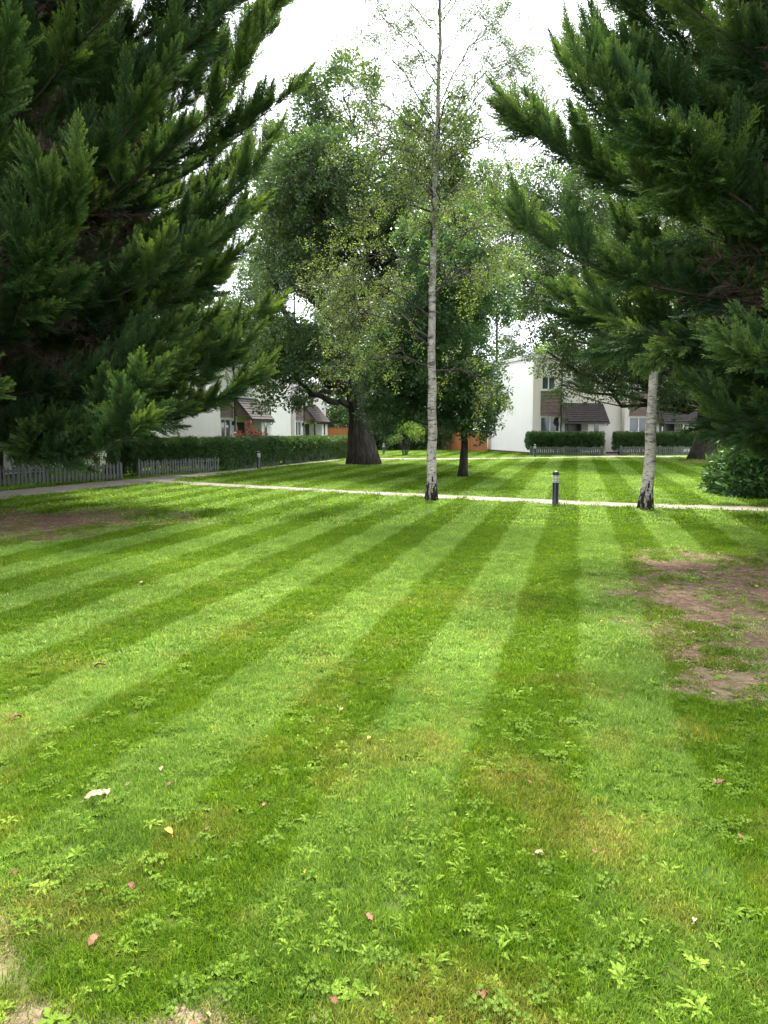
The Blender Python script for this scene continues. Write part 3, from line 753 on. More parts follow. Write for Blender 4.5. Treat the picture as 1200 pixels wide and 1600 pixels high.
# ------------------------------------------------------------------ conifers
def trunk_pts(base, top, n=10, wob=.12, r=None):
    r = r or np.random.default_rng(1); P = []
    for i in range(n):
        t = i/(n-1); P.append([base[0]+(top[0]-base[0])*t + r.normal(0, wob)*(t > 0)*(t < 1), base[1]+(top[1]-base[1])*t + r.normal(0, wob)*(t > 0)*(t < 1), base[2]+(top[2]-base[2])*t])
    return np.array(P)
def conifer(base, H, Rfn, seed, label, nl=110, lean=(0, 0), zmin=.9, tr=.30, bl=(.55, 1.2), keep=None, el_fn=None, dead=True, stems=()):
    r = np.random.default_rng(seed)
    root = empty('cypress_tree', (base[0], base[1], 0), 0, label, 'conifer', 'cypress trees along the lawn')
    T = trunk_pts((0, 0, -.05), (lean[0], lean[1], H), 12, .10, r); tz = T[:, 2]
    mb = MB(); rr = tr * (1 - np.linspace(0, 1, 12))**.8 + .03; rr[0] *= 1.25; mb.tube(T, rr, 12, rough=.14); 
    for (dx, dy, hh, r0) in stems:
        S = trunk_pts((dx*.1, dy*.1, -.05), (dx, dy, hh), 7, .07, r); mb.tube(S, np.linspace(r0, .05, 7), 9, rough=.15)
    mb.obj('trunk', M_barkc, root, True)
    limbs = MB(); BP = []; BD = []; BS = []; BT = []; DP = []; DD = []; DS = []
    for i in range(nl):
        f = (i + .5) / nl; z0 = zmin + (H - zmin - .4) * f**1.35
        az = i * 2.39996 + r.normal(0, .25); R = Rfn(z0 / H) * r.uniform(.80, 1.05)
        if R < .3: R = .3
        if keep is not None and not keep(az, z0): continue
        el0 = math.radians(0 + 30*f + r.normal(0, 6)) if el_fn is None else el_fn(f, r)
        c = np.array([np.interp(z0, tz, T[:, 0]), np.interp(z0, tz, T[:, 1]), z0])
        n = 9; pts = [c]; st = R / (n-1) / max(.5, math.cos(el0 + .25)); a_ = az; e_ = el0
        for k in range(n-1):
            e_ = el0 + .62 * (k/(n-1))**1.7 + r.normal(0, .05); a_ += r.normal(0, .06)
            pts.append(pts[-1] + st*np.array([math.cos(a_)*math.cos(e_), math.sin(a_)*math.cos(e_), math.sin(e_)]))
        pts = np.array(pts); Ln = st*(n-1)
        limbs.tube(pts, np.linspace(.018 + .006*R, .005, n), 5, False)
        nb = max(6, int(Ln / .27)); side = 1
        for k in range(nb):
            u = .30 + .70 * (k + r.uniform(0, 1)) / nb; u = min(u, 1)
            x = u*(n-1); j = min(int(x), n-2); p = pts[j] + (pts[j+1]-pts[j])*(x-j); d = unit(pts[j+1]-pts[j])
            side = -side; sv = unit(np.cross(d, [0, 0, 1])) * side
            dd = unit(d*r.uniform(.5, 1.0) + sv*r.uniform(.1, .8)*(1.15-.6*u) + np.array([0, 0, r.uniform(-.15, 1.15) if (z0 > zmin + 1.6 or r.random() < .62) else r.uniform(-.55, .35)]))
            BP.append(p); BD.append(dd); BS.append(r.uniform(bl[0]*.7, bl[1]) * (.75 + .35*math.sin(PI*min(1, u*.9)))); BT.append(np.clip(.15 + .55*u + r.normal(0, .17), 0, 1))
        BP.append(pts[-1]-.1*unit(pts[-1]-pts[-2])); BD.append(unit(pts[-1]-pts[-2]+np.array([0, 0, .12]))); BS.append(r.uniform(*bl)*.95); BT.append(np.clip(r.normal(.85, .1), 0, 1))
        if dead and z0 > zmin + 1.0:
            for k in range(max(3, int(Ln/.45))):
                u = r.uniform(.08, .5); x = u*(n-1); j = min(int(x), n-2); p = pts[j]+(pts[j+1]-pts[j])*(x-j); d = unit(pts[j+1]-pts[j])
                DP.append(p); DD.append(unit(d + r.normal(0, .55, 3))); DS.append(r.uniform(.6, 1.3))
    limbs.obj('limbs', M_barkc, root)
    BP = np.array(BP); n = len(BP)
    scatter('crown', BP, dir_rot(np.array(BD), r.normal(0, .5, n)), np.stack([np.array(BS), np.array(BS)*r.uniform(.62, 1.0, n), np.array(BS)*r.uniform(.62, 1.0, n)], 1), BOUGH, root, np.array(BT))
    if dead and DP: scatter('dead_twigs', np.array(DP), dir_rot(np.array(DD), r.uniform(0, 6.28, len(DP))), np.array(DS), DEAD, root)
    return root
def prof(pts):
    xs, ys = zip(*pts); return lambda f: float(np.interp(f, xs, ys))
conifer((-8.4, 14.4), 16, prof([(0, 4.6), (.10, 5.7), (.25, 6.8), (.42, 6.9), (.6, 5.6), (.8, 2.6), (1, .3)]), 11, 'huge dark green cypress filling the left of the view, feathery upswept branch tips', 250, zmin=1.42)
conifer((-11.7, 22.4), 15, prof([(0, 3.4), (.2, 4.6), (.5, 4.2), (.8, 2.2), (1, .3)]), 12, 'dark cypress with leaning trunk behind the fence at the far left edge', 110, lean=(1.5, 0), tr=.38, zmin=1.6, stems=((1.6, -.2, 5, .2),))
conifer((-9.3, 26.5), 13, prof([(0, 2.6), (.25, 3.9), (.5, 3.6), (.8, 1.9), (1, .3)]), 13, 'shaded cypress whose bare trunk stands behind the hedge at the garden gate', 100, tr=.24, zmin=1.9)
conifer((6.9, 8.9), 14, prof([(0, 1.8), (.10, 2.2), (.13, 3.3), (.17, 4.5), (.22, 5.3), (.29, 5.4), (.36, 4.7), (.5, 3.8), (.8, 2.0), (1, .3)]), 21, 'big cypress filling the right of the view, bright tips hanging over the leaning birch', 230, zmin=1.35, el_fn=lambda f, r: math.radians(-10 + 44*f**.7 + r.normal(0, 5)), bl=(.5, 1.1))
conifer((11.2, 15.5), 15, prof([(0, 3.6), (.2, 5.0), (.45, 4.8), (.8, 2.3), (1, .3)]), 22, 'shaded cypress behind the big right one, above the glossy laurel bush', 130, zmin=1.2)

# ------------------------------------------------------------------ broadleaf trees
def curve3(p0, p1, bend, n=7, wob=.1, r=None):
    p0 = np.array(p0, float); p1 = np.array(p1, float); t = np.linspace(0, 1, n)[:, None]
    P = p0 + (p1-p0)*t + np.array(bend)[None, :]*(4*t*(1-t)); 
    if r is not None: P[1:-1] += r.normal(0, wob, (n-2, 3))
    return P
def broadleaf(name, base, label, cat, lobes, protos, seed, trunk, tr, limbs=12, ncl=900, scl=(.8, 1.3), group=None, barkm=None, shell=.75, lift=.2, extra=None, flare=1.5, k=14, twr=.02, tintc=.5, up=.3, flute=0.0, parentz=0):
    """lobes: list of (x,y,z,rx,ry,rz) in local coordinates; trunk: list of local points"""
    r = np.random.default_rng(seed); barkm = barkm or M_bark
    root = empty(name, (base[0], base[1], 0), 0, label, cat, group)
    T = np.array(trunk, float); nT = len(T); tt = np.linspace(0, 1, 14); s = np.linspace(0, 1, nT)
    T = np.stack([np.interp(tt, s, T[:, j]) for j in range(3)], 1); T[1:-1] += r.normal(0, tr*.06, (12, 3))
    zz = T[:, 2]; rad = tr * (1 - .93*np.linspace(0, 1, 14)**.9) * (1 + (flare-1)*np.exp(-np.maximum(zz, 0)/(tr*1.6)))
    mb = MB(); mb.tube(T, rad, k, rough=.10, flute=flute); mb.obj('trunk', barkm, root, True)
    # limbs to lobes
    L = MB(); ends = []
    for i, lo in enumerate(lobes):
        c = np.array(lo[:3]); zt = np.clip(c[2] - np.linalg.norm(c[:2] - T[7, :2])*r.uniform(.5, .9), T[5, 2], T[-1, 2]); st = np.array([np.interp(zt, zz, T[:, j]) for j in range(3)])
        R0 = max(.02, np.interp(zt, zz, rad)*.5)
        P = curve3(st, c, (0, 0, -np.linalg.norm(c-st)*.10), 8, .07*np.linalg.norm(c-st)**.6, r); L.tube(P, np.linspace(min(R0, .035*np.linalg.norm(c-st)+.03), max(.012, twr*1.2), 8), 6, False); ends.append(P)
    for (q, r0) in (extra or []):
        q = np.array(q, float); t = np.linspace(0, 1, 12); sq = np.linspace(0, 1, len(q)); Q = np.stack([np.interp(t, sq, q[:, j]) for j in range(3)], 1); Q[1:-1] += r.normal(0, .07, (10, 3)); L.tube(Q, np.linspace(r0, r0*.3, 12), 9, False, .12)
    w = np.array([l[3]*l[4]*l[5] for l in lobes])**.67; w /= w.sum()
    CP = []; CD = []; CS = []; CT = []
    for i, lo in enumerate(lobes):
        c = np.array(lo[:3]); rv = np.array(lo[3:6]); m = int(ncl*w[i]) + 1; P = ends[i]
        subs = []
        for _ in range(max(4, m//9)):
            d = unit(r.normal(size=3)); q = c + d*rv*r.uniform(.45, .8); j = r.integers(4, 8); L.tube(curve3(P[j], q, r.normal(0, .12, 3), 4), np.linspace(twr, twr*.35, 4), 4, False); subs.append(q)
        subs = np.array(subs)
        D = unit(r.normal(size=(m, 3))); rad_ = shell + (1-shell)*r.random(m)**.5; rad_ *= r.uniform(.55, 1.12, m)**.5
        Q = c + D*rv*rad_[:, None]
        near = ((Q[:, None, :] - subs[None])**2).sum(2).argmin(1)
        # pull clusters into clumps about the sub-branches, leaving gaps
        Q = subs[near]*.42 + Q*.58
        out = unit(Q - subs[near] + D*.5 + np.array([0, 0, up]))
        for a, b in zip(Q[::3], subs[near][::3]): L.tube([b, a], [twr*.4, twr*.18], 3, False)
        CP.append(Q); CD.append(out); CS.append(r.uniform(scl[0], scl[1], m)); CT.append(np.clip(tintc + r.normal(0, .16) + r.normal(0, .18, m), 0, 1))
    L.obj('limbs', barkm if barkm is not M_birchbark else M_twig, root)
    CP = np.concatenate(CP); n = len(CP)
    scatter('crown', CP, dir_rot(np.concatenate(CD), r.normal(0, .6, n)), np.concatenate(CS), protos, root, np.concatenate(CT))
    return root
def blobs(seed, n, cx, cy, cz, R, Rz, sz=(1.0, 1.9), inner=.35):
    r = np.random.default_rng(seed); out = []
    for i in range(n):
        d = unit(r.normal(size=3)); q = r.uniform(inner, 1)**.6; s = r.uniform(*sz)
        out.append((cx + d[0]*R*q, cy + d[1]*R*q, cz + d[2]*Rz*q, s, s, s*.72))
    return out
# veteran oak
oak_l = blobs(5, 58, .2, .6, 10.6, 5.1, 4.7, (.8, 1.4))
oak_l = [l for l in oak_l if not (l[2] < 8.6 and l[1] < .8 and abs(l[0] + .2) < 2.0)] + [(-3.4, -1, 3.6, 1.1, 1.3, .9), (-2.6, -2, 4.6, 1.2, 1.1, .9), (-1.3, -1.5, 5.0, 1.0, 1.0, .7), (-3.4, -1.5, 4.4, 1.1, 1.1, .9), (-3.9, 0, 5.4, 1.3, 1.3, 1.0), (-1.6, 1.5, 3.7, .8, 1.0, .7),
         (-.8, 0, 15.6, 1.3, 1.3, 1.3), (-2.4, 0, 14.6, 1.0, 1.0, 1.4), (3.0, 1.5, 5.6, 1.4, 1.2, 1.0), (3.6, .5, 6.4, 1.5, 1.5, 1.2)]
broadleaf('oak_tree', OAK, 'old oak with massive dark furrowed trunk beside the hedge path', 'tree', oak_l, OAKC, 31, [(0, 0, -.05), (-.12, 0, 1.8), (-.42, 0, 3.6), (-.6, 0, 6.0), (-.4, 0, 9), (-.1, 0, 13)], .60, ncl=3300, scl=(.65, 1.15), k=40, flute=.05, flare=1.3, twr=.035, up=.15, extra=[([(-.5, 0, 3.9), (-1.9, -.2, 5.2), (-3.3, 0, 6.3), (-4.2, .2, 8.6)], .26), ([(-.35, 0, 2.7), (-1.5, -.3, 2.75), (-2.3, -.5, 3.1), (-3.1, -.8, 4.2)], .17), ([(-.7, 0, 5.2), (.4, -.2, 7.0), (1.9, 0, 8.4), (2.6, .2, 10.6)], .2), ([(-.6, 0, 7.2), (-1.6, -.3, 9.2), (-1.8, 0, 11.5), (-1.2, 0, 14)], .15), ([(-.7, 0, 4.6), (.3, .4, 5.6), (1.6, .8, 6.0), (3.0, 1, 6.6)], .15)])
# heavier limbs of the oak
# young oak between
yo = blobs(6, 22, -.6, 0, 5.0, 1.7, 3.6, (.6, 1.0)) + [(-1.2, 0, 2.9, 1.0, .9, .7), (-2.1, .3, 2.6, .8, .9, .6), (.55, 0, 2.4, .6, .7, .5), (.2, -.3, 2.6, .9, .8, .5), (-2.5, .5, 3.6, .9, .9, .7), (.75, 0, 3.3, .5, .6, .5), (-1.6, 0, 4.3, .9, .9, .8), (-2.5, 0, 3.0, .9, .9, .8), (-2.5, .3, 4.0, .8, .9, .8), (-2.5, 0, 2.1, .7, .8, .5), (-2.0, 0, 5.0, .8, .9, .8), (-1.4, -.3, 3.4, .9, .9, .7)]
broadleaf('young_oak_tree', YOAK, 'small blue-green tree with slim dark trunk standing between birch and white house', 'tree', yo, YOAKC, 32, [(0, 0, -.05), (.05, 0, 1.5), (.1, 0, 4), (.0, 0, 8)], .16, ncl=1900, scl=(.38, .65), tintc=.6, k=12, twr=.014, flare=1.25, up=.0)
# right oak
ro = blobs(8, 52, -1.0, 0, 10.0, 8.2, 6.0, (1.2, 2.1)) + [(-7.0, -1, 3.8, 1.3, 1.3, .6), (-5.4, -2, 4.2, 1.5, 1.4, .8), (-3.6, -2, 3.5, 1.3, 1.3, .6), (-2.2, -3, 3.0, 1.2, 1.2, .6), (-6.2, -1, 5.2, 1.6, 1.4, .9), (-4.2, -1, 5.4, 1.6, 1.5, .9), (-8.2, -.5, 5.4, 1.0, 1.2, .8), (-1.0, -3, 3.6, 1.2, 1.3, .7),
        (-8.6, 0, 13.0, 1.3, 1.3, 1.6), (-8.8, 0, 10.2, 1.1, 1.1, 1.3), (-8.4, 0, 7.6, 1.1, 1.2, 1.1)]
broadleaf('oak_tree', ROAK, 'spreading oak behind the laurel bush, its low leaves hanging before the right houses', 'tree', ro, OAKC, 33, [(0, 0, -.05), (.1, 0, 1.6), (-.2, 0, 4), (.1, 0, 7), (0, 0, 12)], .55, ncl=4200, scl=(.6, 1.1), k=36, flute=.04, flare=1.45, twr=.035, up=.1, tintc=.4)
# background trees and dark shrubbery
def bg_tree(px, d, h, R, seed, label, protos=None, n=700, tintc=.35, cat='tree', low=2.0, sc=(1.0, 1.7)):
    x = (px - 600) / 1200 * d; cz = (h + low) / 2
    return broadleaf('background_tree', (x, d, 0), label, cat, blobs(seed, 20, 0, 0, cz, R*.75, (h - low)*.42, (R*.22, R*.42)), protos or OAKC, seed, [(0, 0, -.05), (.1, 0, 2), (0, 0, h*.7)], .28, ncl=n, scl=sc, k=10, twr=.03, tintc=tintc)
bg_tree(640, 66, 15, 6, 51, 'dark tree beyond the far lawn, behind the oak and birch')
bg_tree(462, 60, 24, 4.6, 52, 'green tree rising behind the left houses beside the oak', PALC, 800, .5, sc=(.9, 1.5))
bg_tree(772, 62, 24, 5.6, 53, 'tall pale green tree behind the orange fence and white end wall', PALC, 1100, .55, sc=(.9, 1.5))
bg_tree(560, 78, 17, 6, 54, 'tall tree far behind the old oak', tintc=.5)
bg_tree(845, 80, 11.5, 5, 55, 'pale green tree top behind the white end house', YELC, 350, .5)
bg_tree(330, 62, 12, 6, 56, 'tree behind the left houses, mostly hidden by the conifer')
bg_tree(1180, 60, 14, 8, 58, 'dark tree far behind the laurel bush')
bg_tree(1330, 52, 14, 8, 59, 'dark tree beyond the right edge of the far lawn')
bg_tree(-60, 58, 12, 7, 60, 'tree behind the far left house wall')
bg_tree(1010, 84, 15, 8, 57, 'broad tree behind the right terrace')
def shrub(name, base, label, cat, prot, seed, R, h, n, sc, tintc=.45, stems=8, group=None):
    r = np.random.default_rng(seed); root = empty(name, (base[0], base[1], 0), 0, label, cat, group)
    mb = MB()
    for i in range(stems):
        a = r.uniform(0, 6.28); q = r.uniform(.2, .8); mb.tube(curve3((math.cos(a)*.1, math.sin(a)*.1, -.03), (math.cos(a)*R*q, math.sin(a)*R*q, h*r.uniform(.5, .85)), (0, 0, .1), 5), np.linspace(.03, .01, 5), 5, False)
    mb.obj('stems', M_twig, root)
    D = unit(r.normal(size=(n, 3))); D[:, 2] = np.abs(D[:, 2])*1.0 - .12*(r.random(n) < .3); rad = r.uniform(.45, 1, n)**.5 * (1 + .13*np.sin(D[:, 0]*7+seed)*np.cos(D[:, 1]*6))
    P = D * np.array([R, R, h])*rad[:, None]; P[:, 2] = np.abs(P[:, 2]) + .02
    P *= 1 - .0
    scatter('foliage', P, dir_rot(unit(D + np.array([0, 0, .3]) + r.normal(0, .3, (n, 3))), r.uniform(0, 6.28, n)), r.uniform(sc[0], sc[1], n), prot, root, np.clip(tintc + r.normal(0, .2, n), 0, 1))
    return root
lb_ = G(1190, 779); shrub('laurel_bush', (lb_.x + .75, lb_.y + .75), 'big glossy laurel bush at the right edge by the path', 'bush', LAUC, 61, 1.25, 1.35, 900, (.28, .45), .6)
shrub('laurel_bush', (10.9, 20.6), 'second laurel bush behind the big one, below the right oak', 'bush', LAUC, 62, 1.25, 1.5, 700, (.3, .45), .55)
for i, (px, d, R, h, lbl) in enumerate([(588, 58, 2.6, 2.9, 'dark shrub right behind the oak trunk'), (628, 60, 3.0, 2.6, 'dark shrub beyond the tiny bollard'), (668, 58, 2.6, 2.4, 'dark shrub behind the birch trunk foot'), (548, 60, 2.4, 3.2, 'dark shrub above the left orange fence')]):
    shrub('dark_shrub', ((px-600)/1200*d, d), lbl, 'shrub', OAKC, 63+i, R, h, 320, (.7, 1.2), .12, group='shrubs beyond the far lawn')
ys = G(632, 712); shrub('sapling', (ys.x, ys.y - 0.5), 'bright yellow-green sapling foliage hanging right of the oak trunk', 'sapling', YELC, 70, .95, .9, 70, (.35, .6), .5)
sp_ = [o for o in bpy.data.objects if o.name.startswith('sapling')][0]; sp_.location.z = .0
for ch in sp_.children:
    if ch.name.startswith('foliage'): ch.location.z = .75
    else: ch.scale = (1, 1, 2.0)
rs = G(392, 733); shrub('red_shrub', (-6.15, 35.3), 'dark red maple shrub in front of the nearer left porch', 'shrub', REDC, 71, .85, 1.45, 110, (.3, .5))
shrub('yellow_shrub', (G(957, 705.5).x, G(957, 705.5).y), 'small yellow-green shrub growing from the brick planter', 'shrub', YELC, 72, .38, .95, 22, (.3, .5))
for ch in bpy.data.objects:
    if ch.name.startswith('yellow_shrub'): ch.location.z = .44

# birches
def birch(base, trunk, tr, limbs, seed, label, drape, H):
    r = np.random.default_rng(seed); root = empty('birch_tree', (base[0], base[1], 0), 0, label, 'birch tree', 'birch trees beside the cross path')
    T = np.array(trunk, float); tt = np.linspace(0, 1, 24); s = np.linspace(0, 1, len(T)); T = np.stack([np.interp(tt, T[:, 2]/T[-1, 2], T[:, j]) for j in range(3)], 1); T[0, 2] = -.05
    T[2:-1, :2] += r.normal(0, .012, (21, 2))
    rad = tr*(1-.86*tt**.9)*(1 + .45*np.exp(-np.maximum(T[:, 2], 0)/.16)); mb = MB(); mb.tube(T, rad, 16, rough=.07); mb.obj('trunk', M_birchbark, root, True)
    L = MB(); CP = []; CD = []; CS = []
    def sub(P, r0, lev):
        n = len(P); Ln = np.linalg.norm(P[-1]-P[0])
        for _ in range(int(Ln*5.5) if lev == 1 else int(Ln*5)):
            u = r.uniform(.25, 1); x = u*(n-1); j = min(int(x), n-2); p = P[j]+(P[j+1]-P[j])*(x-j); d = unit(P[j+1]-P[j])
            dd = unit(d*.9 + r.normal(0, .55, 3) + np.array([0, 0, .12])); l = Ln*r.uniform(.18, .42) if lev == 1 else r.uniform(.25, .6)
            Q = curve3(p, p + dd*l + np.array([0, 0, -drape*l*.55]), (0, 0, l*.12), 5, .02, r)
            L.tube(Q, np.linspace(r0*.4, .0025, 5), 4, False)
            if lev == 1 and r.random() < .8: sub(Q, r0*.45, 2)
            for q in (Q[-1], Q[3], Q[2]):
                if r.random() < .85: CP.append(q); CD.append(unit(dd + np.array([0, 0, -drape]) + r.normal(0, .3, 3))); CS.append(r.uniform(.28, .5))
    for (h, az, l, el, droop) in limbs:
        p = np.array([np.interp(h, T[:, 2], T[:, j]) for j in range(3)]); e = math.radians(el); a = math.radians(az)
        d = np.array([math.cos(a)*math.cos(e), math.sin(a)*math.cos(e), math.sin(e)]); P = curve3(p, p + d*l + np.array([0, 0, -droop]), (0, 0, l*.10), 8, .035, r)
        r0 = np.interp(h, T[:, 2], rad)*.36; L.tube(P, np.linspace(r0, .006, 8), 6, False); sub(P, r0, 1)
    L.obj('limbs', M_twig, root); CP = np.array(CP); n = len(CP)
    keep = r.random(n) < np.where(CP[:, 2] > 6.6, .85, .95); CP = CP[keep]; CD = np.array(CD)[keep]; CS = np.array(CS)[keep]; n = len(CP)
    scatter('crown', CP, dir_rot(CD, r.uniform(0, 6.28, n)), CS, BIRC, root, np.clip(np.where(CP[:, 2] > 6.6, .25, .55) + r.normal(0, .2, n), 0, 1))
    return root
rb = np.random.default_rng(9)
bl1 = [(2.9, 175, 1.6, 8, .1), (3.3, 200, 2.0, 25, .2), (3.5, 160, 2.2, 30, .3), (3.9, 190, 2.3, 28, .3), (2.8, 10, 1.2, 10, .4), (4.5, 5, 1.9, 35, .2), (4.2, 185, 1.7, 25, .2), (5.0, 170, 1.8, 20, .5), (6.1, 185, 1.6, 12, .45), (6.2, 20, 1.4, 38, .2), (6.8, 172, 2.0, 35, .1), (6.9, 350, 2.0, 30, .2),
       (7.1, 2, 2.6, 52, 0), (7.3, 170, 1.9, 42, .1), (7.5, 15, 2.4, 48, 0), (7.8, 190, 2.0, 50, .0), (8.2, 355, 2.0, 55, 0), (8.6, 175, 1.9, 50, 0), (9.0, 10, 1.8, 52, 0), (9.4, 185, 1.5, 48, 0), (9.9, 0, 1.3, 50, 0), (10.2, 170, 1.2, 50, 0)]
bl1 += [(rb.uniform(4, 10.4), rb.uniform(0, 360), rb.uniform(.9, 1.7), rb.uniform(20, 55), rb.uniform(0, .3)) for _ in range(18)]
birch(BIR, [(0, 0, 0), (.02, 0, 1.6), (-.02, 0, 4), (.03, .02, 7), (.1, 0, 9), (.14, 0, 11.5)], .113, bl1, 41, 'tall slender white-barked birch in the middle of the lawn, on the cross path', .55, 11.5)
bl2 = [(rb.uniform(3.2, 8), rb.uniform(-60, 90), rb.uniform(.9, 1.6), rb.uniform(20, 50), .1) for _ in range(12)]
birch(BIR2, [(0, 0, 0), (.06, 0, 1.2), (.10, .1, 2.6), (.25, .3, 5), (.5, .5, 9)], .12, bl2, 42, 'leaning birch right of the bollard, its top lost in the conifer', .4, 9)

# ------------------------------------------------------------------ hedges
def hedge(a, b, z0, z1, th, label, group, prot=HEDC, off=.12, dens=150, tintc=.45, sc=(.13, .21), core=True):
    a = Vector((a[0], a[1], 0)); b = Vector((b[0], b[1], 0)); L = (b-a).length; ang = math.atan2(b.y-a.y, b.x-a.x)
    root = empty('hedge', a, ang, label, 'hedge', group); r = np.random.default_rng(int(L*1000) % 9999)
    mb = MB(); 
    for i in range(max(2, int(L/.35))):
        x = (i+.5)*L/max(2, int(L/.35)); mb.tube([(x, off+th/2, -.02), (x+r.normal(0, .05), off+th/2+r.normal(0, .05), z1*.8)], [.022, .012], 5, False)
    mb.obj('stems', M_twig, root)
    if core:
        nx_ = max(3, int(L/.25)); mb = MB(); mb.box(.07, L-.07, off+.08, off+th-.08, z0+.05, z1-.09); mb.obj('dark_core', M_core, root)  # solid core, near-black to paint the shade behind the leaves
    A = [2*L*(z1-z0), L*th, 2*th*(z1-z0)]; n = int(sum(A)*dens); fr = r.random(n); P = np.zeros((n, 3)); D = np.zeros((n, 3)); tot = sum(A)
    m1 = fr < A[0]/tot; m2 = (~m1) & (fr < (A[0]+A[1])/tot); m3 = ~(m1 | m2); u = r.random(n); v = r.random(n); sg = np.where(r.random(n) < .72, -1, 1)
    P[m1] = np.stack([u*L, off+th/2+sg*th/2, z0+v*(z1-z0)], 1)[m1]; D[m1] = np.stack([u*0, sg, u*0], 1)[m1]
    P[m2] = np.stack([u*L, off+v*th, z1+u*0], 1)[m2]; D[m2] = (0, 0, 1)
    P[m3] = np.stack([np.where(sg < 0, 0, L), off+v*th, z0+u*(z1-z0)], 1)[m3]; D[m3] = np.stack([sg*1.0, u*0, u*0], 1)[m3]
    P -= D*r.uniform(.02, .12, (n, 1)); P += r.normal(0, .012, (n, 3)); P[:, 2] += .018*np.sin(P[:, 0]*3.1) - np.where(P[:, 2] < z0+.12, r.uniform(0, .1, n), 0)
    D = unit(D + r.normal(0, .45, (n, 3)) + np.array([0, 0, .25]))
    scatter('foliage', P, dir_rot(D, r.uniform(0, 6.28, n)), r.uniform(sc[0], sc[1], n), prot, root, np.clip(tintc + r.normal(0, .2, n), 0, 1)); return root
s = NT('hedge_core_shade'); M_core = s.done(s.bsdf(s.ramp(s.noise(s.pos(), 22, 4, .7), [(.35, (.008, .014, .006)), (.7, (.03, .055, .016))]), .95, .05))
gH = 'clipped hedges behind the picket fences'
hedge(G(40, 758.5), G(190, 750), .42, 1.14, .35, 'thin see-through hedge left of the small garden gate', gH, dens=60, core=False)
hedge(G(214, 745.5), G(342, 736.6), .30, 1.13, .6, 'dark clipped hedge right of the small garden gate', gH)
hedge(G(346, 736.2), G(436, 727.2), .18, 1.12, .6, 'dark clipped hedge behind the left path bollard', gH, off=.02)
hedge(G(438, 727), G(504, 720), .18, 1.08, .6, 'clipped hedge in front of the farther left porch', gH, off=.02, tintc=.55)
hedge(G(506, 719.8), G(549, 715.4), .2, 1.06, .6, 'lighter green hedge end touching the oak trunk', gH, off=.02, tintc=.7)
hedge(G(828, 712.0), G(943, 711.8), .42, 1.26, .8, 'neat square-cut hedge across the far lawn, beside the far bollard', gH, off=.03, tintc=.55)
hedge(G(968, 711.6), G(1100, 710.6), .42, 1.26, .8, 'neat square-cut hedge across the far lawn, behind the leaning birch', gH, off=.03, tintc=.5)

# ------------------------------------------------------------------ grass, weeds, litter
def tuft(seed, nb, R, hgt, wid, name='grass_tuft'):
    r = np.random.default_rng(seed); a = r.uniform(0, 2*PI, nb); q = R*np.sqrt(r.random(nb)); bx, by = q*np.cos(a), q*np.sin(a)
    h = hgt*r.uniform(.5, 1.15, nb); yaw = r.uniform(0, 2*PI, nb); lean = r.uniform(.15, 1.25, nb)*h; w = wid*r.uniform(.6, 1.2, nb)/2
    lx, ly = np.cos(yaw), np.sin(yaw); sx, sy = -ly, lx
    V = np.stack([np.stack([bx-sx*w, by-sy*w, h*0], 1), np.stack([bx+sx*w, by+sy*w, h*0], 1),
                  np.stack([bx+lx*lean*.35+sx*w*.8, by+ly*lean*.35+sy*w*.8, h*.6], 1), np.stack([bx+lx*lean*.35-sx*w*.8, by+ly*lean*.35-sy*w*.8, h*.6], 1),
                  np.stack([bx+lx*lean, by+ly*lean, h*.95], 1)], 1).reshape(-1, 3)
    i = np.arange(nb)*5
    F = np.concatenate([np.stack([i, i+1, i+2], 1), np.stack([i, i+2, i+3], 1), np.stack([i+3, i+2, i+4], 1)])
    return proto(quad_mesh(name, V, F, M_grass, {'bl': np.repeat(r.random(nb), 5)}))
T_near = [tuft(200+k, 84, .055, .027, .0030) for k in range(5)]
T_mid = [tuft(210+k, 100, .11, .031, .0065) for k in range(4)]
T_far = [tuft(220+k, 110, .30, .045, .018) for k in range(4)]
def field(name, x0, x1, y0, y1, den, protos, sc, wedge=True, seed=0, dmin=0.0):
    r = np.random.default_rng(seed); n = int((x1-x0)*(y1-y0)*den); x = r.uniform(x0, x1, n); y = r.uniform(y0, y1, n)
    if wedge: k = np.abs(x) < y*.58 + 1.6; x, y = x[k], y[k]
    k = ~in_path(x, y); x, y = x[k], y[k]
    d = dirt(x, y); k = r.random(len(x)) > d*np.where(y < 3.2, .80, .94); x, y, d = x[k], y[k], d[k]
    n = len(x); cl = .72 + .6*fbm(x+31, y, .5)
    s_ = r.uniform(sc[0], sc[1], n)*cl*(1-.35*d); S = np.stack([r.uniform(.9, 1.1, n), r.uniform(.9, 1.1, n), s_], 1)
    return scatter(name, np.stack([x, y, x*0], 1), np.stack([r.normal(0, .1, n), r.normal(0, .1, n), r.uniform(0, 6.28, n)], 1), S, protos, None, np.clip(fbm(x, y, .35)*1.3-.15 + r.normal(0, .15, n), 0, 1))
g1 = field('near_grass', -4, 4, .8, 5, 620, T_near, (.8, 1.3), seed=1)
g2 = field('mid_grass', -9, 9, 5, 12.5, 240, T_mid, (.7, 1.1), seed=2)
g3 = field('lawn_grass', -18, 18, 12.5, 46, 34, T_far, (.5, .85), seed=3)
g4 = field('far_grass', -28, 28, 46, 62, 16, T_far, (.5, .85), seed=4)

